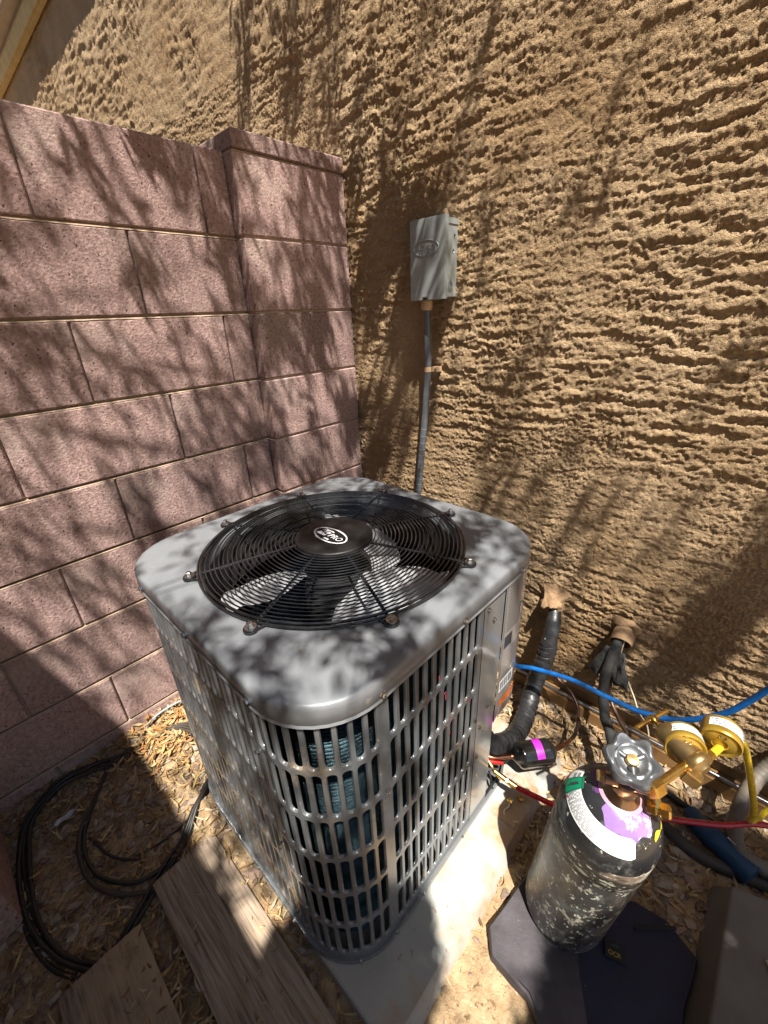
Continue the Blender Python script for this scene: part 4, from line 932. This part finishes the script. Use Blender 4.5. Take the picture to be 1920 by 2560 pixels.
V = []; F = []; n = 96; prf = [(.22, .000), (.40, -.001), (.52, .0045), (.60, .0060), (.68, .0035), (.78, .0075), (.88, .0088), (.96, .0050), (1.0, -.001), (.97, -.008), (.86, -.012), (.60, -.011), (.22, -.006)]
for s_, z in prf:
    for i in range(n):
        a = 2*math.pi*i/n; lob = 1 + .105*math.cos(6*a)*sst(.55, .95, s_)
        V.append(((.0405*s_*lob)*math.cos(a), (.0405*s_*lob)*math.sin(a), z + .004*math.cos(6*a)*sst(.6, .9, s_)))
k_ = len(prf)
for r_ in range(k_):
    r2 = (r_+1) % k_
    for i in range(n): F.append((r_*n+i, r2*n+i, r2*n+(i+1) % n, r_*n+(i+1) % n))
mb = MB(); mb.add(V, F, TH)
for k in range(3):
    a = math.radians(40+120*k); mb.tube([TH @ Vector((.006*math.cos(a), .006*math.sin(a), 0)), TH @ Vector((.026*math.cos(a), .026*math.sin(a), 0))], .0045, 8)
vput(mb, 'handwheel', m_hw, smooth=True, sharp=60)
mb = MB(); mb.lathe([(.0105,-.008),(.0105,.004),(.0085,.007),(.0085,.010),(0,.011)], 18, TH); vput(mb, 'spindle_nut', m_brassd, smooth=True, sharp=35)

reg = empty('gas_regulator', (1.37, -.52, .47)); tag(reg, 'brass gas regulator with two gold gauges and a T handle, screwed to the cylinder valve', 'regulator')
def rput(mb, name, mat, par=None, **k):
    o = mb.build(name, mat, **k); return local(o, reg)
vo = top + Vector((0,0,.012)) + out_d*.036
B0 = Vector((1.376, -.522, .482))
dI = (B0 - vo)
mb = MB(); mb.lathe([(.0150,-.004),(.0165,.0),(.0165,.018),(.012,.021)], 6, frame(vo, dI)); rput(mb, 'inlet_nut', m_brass)
mb = MB(); mb.tube([vo + dI.normalized()*.016, B0], .0072, 12); rput(mb, 'inlet_stem', m_brass, smooth=True)
q = vo + Vector((.004,-.008,-.030)); mb = MB(); mb.lathe([(.0115,0),(.0115,.012),(.0095,.014),(.0095,.017),(.0125,.019),(.0125,.030),(.009,.033)], 6, frame(q, (.9,.15,.25))); mb.tube([vo + dI.normalized()*.008, q + Vector((.015,0,.004))], .0065, 8); rput(mb, 'side_plug', m_brass)
dR = Vector((-.87, .50, .02)).normalized()
mb = MB(); mb.lathe([(.010,-.022),(.013,-.018),(.022,-.014),(.0235,-.010),(.0235,-.005),(.022,-.002),(.020,.002)], 32, frame(B0, dR)); rput(mb, 'body', m_brassd, smooth=True, sharp=35)
mb = MB(); mb.lathe([(.0215,.002),(.0215,.050),(.0205,.056),(.018,.062),(.011,.066),(.006,.067)], 28, frame(B0, dR)); rput(mb, 'bonnet', m_brassd, smooth=True, sharp=35)
e = B0 + dR*.066
mb = MB(); mb.tube([e, e + dR*.018], .0052, 10); mb.lathe([(.0075,0),(.0085,.003),(.0085,.010),(.006,.013)], 12, frame(e + dR*.012, dR)); rput(mb, 'handle_stem', m_brass, smooth=True, sharp=40)
e2 = e + dR*.0185; dT = Vector((.42, .90, .06)).normalized(); mb = MB(); mb.tube([e2 - dT*.040, e2 + dT*.040], .0041, 10); rput(mb, 'handle_bar', m_brass, smooth=True, sharp=40)
mb = MB(); q = B0 + Vector((.004, -.024, -.014)); mb.bbox((-.014,-.012,-.012),(.014,.012,.012),.003, frame(q, (.3,.2,1), (0,1,0))); rput(mb, 'outlet_block', m_brassd, smooth=True, sharp=30)
def gauge(c, nrm, r, name, up):
    gz_ = empty(name, c); local(gz_, reg)
    # keep gauge pieces as sub-parts of the gauge
    T = frame(c, nrm, up); nn = Vector(nrm).normalized()
    def gp(mb, nme, mat, **k):
        o = mb.build(nme, mat, **k); o.parent = gz_; o.matrix_parent_inverse = Matrix.Identity(4); o.location = -Vector(c); return o
    mb = MB(); mb.lathe([(r*.90,-.036),(r*.98,-.034),(r,-.030),(r,-.006),(r*1.03,-.004),(r*1.03,.0),(r*.97,.003),(r*.86,.0015),(r*.80,.0005),(r*.62,.0030),(r*.40,.0045),(r*.36,.0030),(0,.0030)], 40, T); gp(mb, 'case', m_gold, smooth=True, sharp=35)
    mb = MB(); V = []; F = []
    for i in range(19):
        an = math.radians(195 + 130*i/18)
        for z in (-.027, -.010): V.append(((r+.0006)*math.cos(an), (r+.0006)*math.sin(an), z))
    mb.add(V, [(2*i, 2*i+1, 2*i+3, 2*i+2) for i in range(18)], T @ Matrix.Rotation(math.radians(-10), 4, 'Z'))
    for j in range(3):
        V = []
        for i in range(31):
            an = math.radians(200 + 118*i/30)
            for z in (-.0245 + j*.0050, -.0228 + j*.0050): V.append(((r+.0010)*math.cos(an), (r+.0010)*math.sin(an), z))
        mb.add(V, [(2*i, 2*i+1, 2*i+3, 2*i+2) for i in range(30) if (i*5 + j) % 4], T @ Matrix.Rotation(math.radians(-10), 4, 'Z'), 1)
    gp(mb, 'gauge_label', [m_whitel, M('print_grey', (.12,.12,.13), rough=.5)], smooth=True)
    mb = MB()
    for dx in (-.004, .004): mb.lathe([(.002,.002),(.0018,.0042),(0,.0045)], 8, T @ Matrix.Translation((dx, -r*.62, .001)))
    gp(mb, 'face_screw', m_steel, smooth=True)
    return T
g1 = Vector((1.3615,-.512,.484)); n1 = (.30,-.90,.18)
gauge(g1, n1, .0315, 'gauge', (0,0,-1))
mb = MB(); mb.tube([g1 - Vector(n1).normalized()*.034, B0 + Vector((.006,.006,-.004))], .0065, 10); rput(mb, 'gauge_stem', m_brass, smooth=True)
g2 = Vector((1.4045,-.452,.480)); n2 = (.05,-.88,-.10)
gauge(g2, n2, .0315, 'gauge', (0,0,-1))
mb = MB(); mb.tube([g2 + Vector((-.010,.015,-.028)), Vector((1.396,-.478,.462)), B0 + Vector((.012,.0,-.006))], .0062, 10); rput(mb, 'gauge_stem', m_brass, smooth=True)
mb = MB(); mb.lathe([(.0095,0),(.0095,.014),(.008,.016),(.008,.028)], 6, frame((1.388,-.506,.470),(.3,.75,.1))); rput(mb, 'hose_nut', m_brass)

# ================================================================ SMALL THINGS ON THE PAD
def capthing(p, d, lab_):
    t = empty('brass_cap', p); tag(t, lab_, 'cap'); mb = MB(); mb.lathe([(.0078,-.006),(.0078,.004),(.0066,.006),(.0058,.006),(.0058,-.002),(0,-.002)], 18, frame(p, d)); local(mb.build('shell', m_brass, smooth=True, sharp=35), t); return t
t = capthing((1.062,-.488,-.036), (.1,-.3,.9), 'brass valve cap with a looped tan strap lying on the pad')
mb = MB(); mb.tube(spline([(1.062,-.492,-.034),(1.066,-.503,-.036),(1.061,-.516,-.040),(1.068,-.528,-.040),(1.082,-.532,-.040),(1.104,-.520,-.040)], 6), .0021, 6); local(mb.build('cap_strap', m_cream, smooth=True), t)
capthing((1.082,-.462,-.036), (.1,-.2,.9), 'plain brass valve cap farther back on the pad, without a strap')

# ================================================================ TOOL POUCH, SLAB, BOARDS, BLACK HOSES
m_leath = M('dark_suede', (.040,.034,.039), (.072,.062,.070), scale=14, rough=.75, bump=.0015, bscale=120, spots=[((.42,.33,.22), 42, .685, .02)])
m_navy = M('navy_canvas', (.010,.012,.032), (.015,.018,.045), scale=12, rough=.7, bump=.0008, bscale=400, spots=[((.12,.11,.12), 60, .70, .03)])
pch = empty('tool_pouch', (1.33,-.70,-.08)); tag(pch, 'flat navy canvas tool pouch with a dark suede flap under the gas cylinder', 'tool pouch')
def flat_poly(name, pts, z0, z1, mat, wob=.003, seed=0, par=pch, puff=.004, noise_s=14):
    # rounded sheet with thickness: subdivided outline with a domed, rumpled top
    P = [Vector((x, y, 0)) for x, y in pts]; out = []
    for i in range(len(P)):
        a, b_ = P[i], P[(i+1) % len(P)]; k = max(3, int((b_-a).length/.012))
        for j in range(k): out.append(a.lerp(b_, j/k))
    c_ = sum(out, Vector())/len(out); V = []; F = []; n = len(out); R_ = [1, 1, .992, .97, .85, .7, .5, .3, .12]
    for k, s_ in enumerate(R_):
        for p in out:
            q = c_ + (p-c_)*s_; zz = z0 if k == 0 else (z0 + (z1-z0)*(.55 if k == 1 else (.92 if k == 2 else 1)))
            if k > 2: zz += puff*(1-s_) + wob*noise.noise(Vector((q.x*noise_s, q.y*noise_s, seed)))*min(1, (1-s_)*6)
            w_ = noise.noise_vector(Vector((p.x*9, p.y*9, seed+3)))*.004; V.append((q.x + w_.x*s_, q.y + w_.y*s_, zz))
    for k in range(len(R_)-1):
        for i in range(n): F.append((k*n+i, k*n+(i+1) % n, (k+1)*n+(i+1) % n, (k+1)*n+i))
    F.append(tuple((len(R_)-1)*n+i for i in range(n))); mb = MB(); mb.add(V, F); o = mb.build(name, mat, smooth=True)
    return local(o, par) if par else o
flat_poly('canvas_body', [(1.25,-.60),(1.376,-.485),(1.44,-.475),(1.505,-.505),(1.500,-.60),(1.52,-.72),(1.52,-.95),(1.38,-.98),(1.30,-.83)], -.092, -.056, m_navy, seed=2)
flat_poly('suede_flap', [(1.172,-.598),(1.150,-.752),(1.180,-.790),(1.265,-.795),(1.345,-.850),(1.39,-.90),(1.40,-.80),(1.335,-.70),(1.29,-.61),(1.22,-.585)], -.090, -.0535, m_leath, wob=.006, seed=7)
mb = MB(); mb.tube([(1.157,-.752,-.0575),(1.185,-.784,-.0555),(1.265,-.788,-.054),(1.345,-.843,-.052)], .0016, 6); local(mb.build('edge_stitching', m_dark, smooth=True), pch)
mb = MB(); mb.bbox((-.016,-.020,0),(.016,.020,.0016),.0007, frame((1.372,-.612,-.048),(0,0,1)) @ Matrix.Rotation(math.radians(18), 4, 'Z')); local(mb.build('label_tab', m_dark), pch)
mb = MB(); TT_ = Matrix.Translation((1.372,-.612,-.0460)) @ Matrix.Rotation(math.radians(18), 4, 'Z')
V, F = text_mesh('OCR', .0115, TT_ @ Matrix.Translation((-.0015,-.006,0)), bold=.0003); mb.add(V, F); V, F = text_mesh('TTTT', .006, TT_ @ Matrix.Translation((0,.008,0))); mb.add(V, F, None, 1)
local(mb.build('label_lettering', [M('yellow_thread', (.30,.22,.03), rough=.6), M('teal_thread', (.05,.16,.16), rough=.6)]), pch)
mb = MB(); mb.bbox((-.0035,-.045,0),(.0035,.045,.003),.001, frame((1.425,-.515,-.0475),(0,0,1), (0,1,0)) @ Matrix.Rotation(math.radians(-48), 4, 'Z')); local(mb.build('black_strap', m_dark), pch)

m_slab = M('grey_concrete', (.125,.112,.10), (.165,.15,.132), scale=7, rough=.85, bump=.001, bscale=160, spots=[((.07,.05,.04), 16, .70, .02), ((.40,.30,.20), 5, .62, .15)])
sl_ = empty('concrete_slab', (1.8,-.75,-.08)); tag(sl_, 'smooth grey concrete slab with bevelled sides at the lower right', 'slab')
mb = MB(); P0 = [(1.505,-.325),(1.66,-.262),(2.05,-.29),(2.05,-1.25),(1.495,-1.25)]; P1 = [(1.533,-.332),(1.672,-.285),(2.03,-.31),(2.03,-1.23),(1.527,-1.23)]
V = [(x, y, -.10) for x, y in P0] + [(x, y, -.075) for x, y in P0] + [(x, y, -.018) for x, y in P1]; n = 5
F = [(k*n+i, k*n+(i+1) % n, (k+1)*n+(i+1) % n, (k+1)*n+i) for k in range(2) for i in range(n)][::1] + [tuple(range(2*n, 3*n))]
F = [f[::-1] for f in F]; mb.add(V, F); o = mb.build('slab_body', m_slab); md = o.modifiers.new('b', 'BEVEL'); md.width = .004; md.segments = 2; local(o, sl_)
mb = MB(); mb.tube(spline([(1.60,-.44,-.014),(1.62,-.47,-.013),(1.65,-.49,-.013),(1.68,-.53,-.013)], 5), .0028, 6); local(mb.build('white_twig', m_cream, smooth=True), sl_)
mb = MB(); lumpy(mb, [(.0,0),(.030,.004),(.034,.02),(.020,.035),(0,.038)], 12, Matrix.Translation((1.665,-.62,-.02)), .012, 4); tag(mb.build('stone', M('dark_stone', (.03,.026,.024), (.06,.05,.045), scale=30, rough=.9, bump=.003), smooth=True), 'dark rough stone sitting on the concrete slab', 'stone')

def woodmat(name, c1, c2, seed):
    m = bpy.data.materials.new(name); m.use_nodes = True; nt = m.node_tree; N = nt.nodes; L = nt.links; b = N['Principled BSDF']; b.inputs['Roughness'].default_value = .85; b.inputs['Specular IOR Level'].default_value = .2
    tc = N.new('ShaderNodeTexCoord'); mp = N.new('ShaderNodeMapping'); mp.inputs['Scale'].default_value = (2.2, 44, 44); mp.inputs['Location'].default_value = (seed, seed*.7, 0); L.new(tc.outputs['Object'], mp.inputs[0])
    n1 = N.new('ShaderNodeTexNoise'); n1.inputs['Scale'].default_value = 3.2; n1.inputs['Detail'].default_value = 8; n1.inputs['Roughness'].default_value = .6; n1.inputs['Distortion'].default_value = .6; L.new(mp.outputs[0], n1.inputs['Vector'])
    r = N.new('ShaderNodeValToRGB'); el = r.color_ramp.elements; el[0].position = .30; el[0].color = (c1[0]*.35, c1[1]*.33, c1[2]*.3, 1); el[1].position = .47; el[1].color = (*c1, 1); e3 = el.new(.68); e3.color = (*c2, 1); L.new(n1.outputs[0], r.inputs[0])
    n2 = N.new('ShaderNodeTexNoise'); n2.inputs['Scale'].default_value = 5; n2.inputs['Detail'].default_value = 6; L.new(tc.outputs['Object'], n2.inputs['Vector'])
    r2 = N.new('ShaderNodeValToRGB'); r2.color_ramp.elements[0].position = .52; r2.color_ramp.elements[0].color = (0,0,0,1); r2.color_ramp.elements[1].position = .66; r2.color_ramp.elements[1].color = (.8,.8,.8,1); L.new(n2.outputs[0], r2.inputs[0])
    x = N.new('ShaderNodeMix'); x.data_type = 'RGBA'; L.new(r2.outputs[0], x.inputs[0]); L.new(r.outputs[0], x.inputs[6]); x.inputs[7].default_value = (.40,.30,.18,1); L.new(x.outputs[2], b.inputs['Base Color'])
    bp = N.new('ShaderNodeBump'); bp.inputs['Distance'].default_value = .0022; L.new(n1.outputs[0], bp.inputs['Height']); L.new(bp.outputs[0], b.inputs['Normal']); return m
def board(x0_, x1_, y0_, y1_, z0_, z1_, lab_, mat, skew=0, rz=0):
    t = empty('wood_board', ((x0_+x1_)/2, (y0_+y1_)/2, z0_)); tag(t, lab_, 'board', 'weathered boards lying on the ground')
    nx, ny = 90, 18; X, Y = np.meshgrid(np.linspace(0, 1, nx), np.linspace(0, 1, ny)); xx = x0_ + (x1_-x0_)*X + skew*(Y)*(1-X); yy = y0_ + (y1_-y0_)*Y
    ed = np.minimum(Y, 1-Y)*(y1_-y0_); ex = np.minimum(X, 1-X)*(x1_-x0_)
    zz = z1_ - .004*np.exp(-ed/.003) - .003*np.exp(-ex/.004) + .0012*pn(xx*3, yy*70, 41) + .001*pn(xx*8, yy*120, 42)
    cr = np.abs(yy - (y0_ + (y1_-y0_)*.44) - .004*pn(xx*5, xx*0, 43)); zz = zz - .010*np.exp(-(cr/.0022)**2)*(sst(.55, .35, X) if rz else 0)
    V = np.stack([xx, yy, zz], -1).reshape(-1, 3).tolist(); F = [(j*nx+i, j*nx+i+1, (j+1)*nx+i+1, (j+1)*nx+i) for j in range(ny-1) for i in range(nx-1)]
    bd = list(range(nx)) + [j*nx+nx-1 for j in range(1, ny)] + [(ny-1)*nx+i for i in range(nx-2, -1, -1)] + [j*nx for j in range(ny-2, 0, -1)]
    k0 = len(V); V += [[V[i][0], V[i][1], z0_] for i in bd]; n = len(bd); F += [(bd[i], k0+i, k0+(i+1) % n, bd[(i+1) % n]) for i in range(n)]
    mb = MB(); mb.add(V, F); local(mb.build('plank', mat, smooth=True, sharp=35), t); return t
board(.503, 2.1, -1.238, -1.080, -.088, -.041, 'long weathered grey board lying nearest the condenser pad', woodmat('old_wood', (.27,.205,.15), (.40,.32,.24), 1.0))
board(.556, 2.2, -1.446, -1.286, -.088, -.043, 'long weathered board with a split end, farther from the condenser', woodmat('old_wood_b', (.21,.16,.12), (.30,.235,.175), 5.0), rz=1)

m_hose = M('black_poly', (.014,.013,.012), (.026,.023,.020), scale=20, rough=.42, rough2=.6)
m_hoseg = M('dusty_poly', (.035,.030,.024), (.055,.046,.036), scale=20, rough=.65)
def gzs(x, y): return float(ground_z(np.array(x, float), np.array(y, float)))
def hose(name, pts, r, mat, lab_, cat='hose', group=None, lift=.008, n=8):
    P = spline([(x, y, (gzs(x, y) + r + lift) if z is None else z) for x, y, z in pts], n); mb = MB(); mb.tube(P, r, 10)
    return tag(mb.build(name, mat, smooth=True), lab_, cat, group)
G1 = 'black drip hoses coiled by the block wall'
def bundle(pts, k, r, lab_, sp=.009):
    for i in range(k):
        o_ = (i-(k-1)/2)*sp; PP = []
        for j, (x, y) in enumerate(pts):
            a = Vector(pts[max(j-1, 0)]); b_ = Vector(pts[min(j+1, len(pts)-1)]); d_ = (b_-a).normalized()
            w_ = o_*(.8+.5*math.sin(j*1.3+i)); PP.append((x - d_.y*w_, y + d_.x*w_, None))
        hose('drip_hose', PP, r, m_hose, lab_[i] if isinstance(lab_, list) else lab_, 'hose', G1, .004 + .006*(i % 2))
bundle([(.40,-.93),(.26,-.965),(.138,-.985),(.080,-1.06),(.070,-1.16),(.045,-1.25),(.035,-1.33),(.075,-1.41),(.135,-1.445),(.240,-1.462),(.359,-1.458),(.473,-1.428),(.560,-1.38)], 4, .0052,
       ['outer black hose of the big loop, running along the foot of the block wall','second hose of the big loop beside the low pier','third hose of the big loop, half under its neighbours','inner hose of the big loop ending under the split board'], .010)
bundle([(.33,-.95),(.350,-1.010),(.400,-1.075),(.440,-1.140),(.470,-1.200),(.510,-1.262),(.545,-1.315),(.575,-1.36)], 4, .0042,
       ['black hose of the bundle nearest the condenser, passing the board end','second black hose of the bundle beside the board end','third black hose of the bundle beside the board end','black hose of the bundle farthest from the condenser'], .0085)
hose('drip_hose', [(.470,-1.195,None),(.457,-1.255,None),(.410,-1.300,None),(.346,-1.329,None),(.263,-1.331,None),(.190,-1.303,None),(.117,-1.248,None),(.060,-1.190,None),(.10,-1.10,None),(.16,-1.04,None)], .0052, m_hose, 'black hose of the smaller inner loop on the leaf litter', 'hose', G1)
hose('drip_hose', [(.495,-1.250,None),(.448,-1.300,None),(.378,-1.338,None),(.298,-1.347,None),(.22,-1.330,None),(.16,-1.29,None)], .0055, m_hoseg, 'dusty grey hose lying just outside the inner loop', 'hose', G1)
hose('drip_tube', [(.245,-1.315,None),(.275,-1.306,None),(.328,-1.292,None),(.369,-1.270,None),(.405,-1.237,None)], .0035, m_hose, 'short thin black tube stub curled inside the hose loop', 'tube')
hose('drip_tube', [(.400,-1.205,None),(.408,-1.151,None),(.40,-1.10,None),(.38,-1.05,None)], .003, m_hose, 'thin black tube branching off the hose bundle', 'tube')
hose('cable', [(.30,-.90,-.02),(.12,-.91,-.015),(.051,-.945,-.010),(.03,-1.00,-.015),(.025,-1.06,-.03),(.05,-1.12,-.06)], .0040, m_pvcl, 'light grey cable curving out from behind the condenser to the block wall', 'cable')
for i in range(4):
    hose('flat_cable', [(.36,-.925+i*.008,-.045),(.20,-.975+i*.009,-.040),(.12,-1.005+i*.009,-.040),(.070,-1.060+i*.007,-.045)], .0034, m_hoseg, ['grey cable nearest the camera in the sunlit row left of the condenser','second grey cable in the sunlit row left of the condenser','third grey cable in the sunlit row left of the condenser','grey cable nearest the stucco in the sunlit row left of the condenser'][i], 'cable', 'grey cables side by side left of the condenser')
hose('drain_hose', [(1.27,-.19,None),(1.322,-.227,None),(1.388,-.258,None),(1.479,-.275,None),(1.609,-.240,None),(1.80,-.20,None)], .0165, m_hoseg, 'thick dull black drain hose running past the slab at the right', 'hose', lift=.0)
hose('drain_hose', [(1.30,-.12,None),(1.352,-.133,None),(1.451,-.147,None),(1.552,-.190,None),(1.607,-.200,None),(1.8,-.16,None)], .0085, m_hose, 'slimmer black hose between the blue sleeve and the wall footing', 'hose', lift=.004)
hose('wire', [(1.36,-.16,None),(1.388,-.124,None),(1.440,-.145,None),(1.483,-.134,None),(1.537,-.158,None),(1.60,-.21,None)], .0022, m_hoseg, 'thin grey wire wandering over the gravel beside the red hose', 'wire', lift=.010)
P = spline([(1.66,.0-.03,.30),(1.58,-.02,.16),(1.551,-.030,.085),(1.529,-.083,.040),(1.520,-.150,-.005),(1.521,-.195,-.020),(1.540,-.226,-.028),(1.58,-.232,-.030),(1.66,-.215,-.03),(1.8,-.18,-.03)], 14)
t = empty('flexible_conduit', (1.55,-.15,0)); tag(t, 'tan grey ribbed flexible conduit bending at the right edge', 'conduit')
mb = MB(); mb.tube(P, .0185, 14, rf=lambda q: 1 + .035*math.sin(q*520)); local(mb.build('ribbed_tube', M('tan_flex', (.12,.098,.076), (.15,.125,.098), scale=20, rough=.6), smooth=True), t)
t = empty('blue_sleeve', (1.50,-.22,-.06)); tag(t, 'dark blue plastic sleeve with a white printed tag, lying by the drain hose', 'sleeve')
mb = MB(); mb.tube(spline([(1.435,-.175,-.058),(1.452,-.197,-.055),(1.478,-.212,-.050),(1.510,-.226,-.048),(1.545,-.244,-.046),(1.572,-.258,-.046)], 6), .027, 18, rf=lambda q: .72 + .35*math.sin(min(1, q*2)*1.57)); local(mb.build('sleeve_body', M('deep_blue', (.008,.045,.10), (.012,.06,.13), scale=12, rough=.35), smooth=True, sharp=50), t)
mb = MB(); TB = frame((1.528,-.210,-.024), (.1,.45,.9)) @ Matrix.Rotation(math.radians(75), 4, 'Z'); mb.bbox((-.022,-.011,0),(.022,.011,.001),.0004, TB); 
for i in range(4): mb.box((-.018,-.0085+i*.005,.0012),(.016-.004*(i % 2),-.0062+i*.005,.0014), TB, 1)
local(mb.build('printed_tag', [m_whitel, m_ink]), t)
mb = MB(); V = []; F = []
for i in range(13):
    q = i/12; 
    for j in range(3): V.append((.150-.012*q + (j-1)*.010*math.sin(math.pi*min(1, q+.08)), -1.365+.050*q + (j-1)*.006, -.060 + .006*abs(j-1) + .004*math.sin(q*9)))
for i in range(12):
    for j in range(2): F.append((3*i+j, 3*i+3+j, 3*i+4+j, 3*i+1+j))
mb.add(V, F); tag(mb.build('feather', M('pale_feather', (.42,.42,.44), rough=.7), smooth=True), 'pale grey feather on the dark litter by the block wall', 'feather')
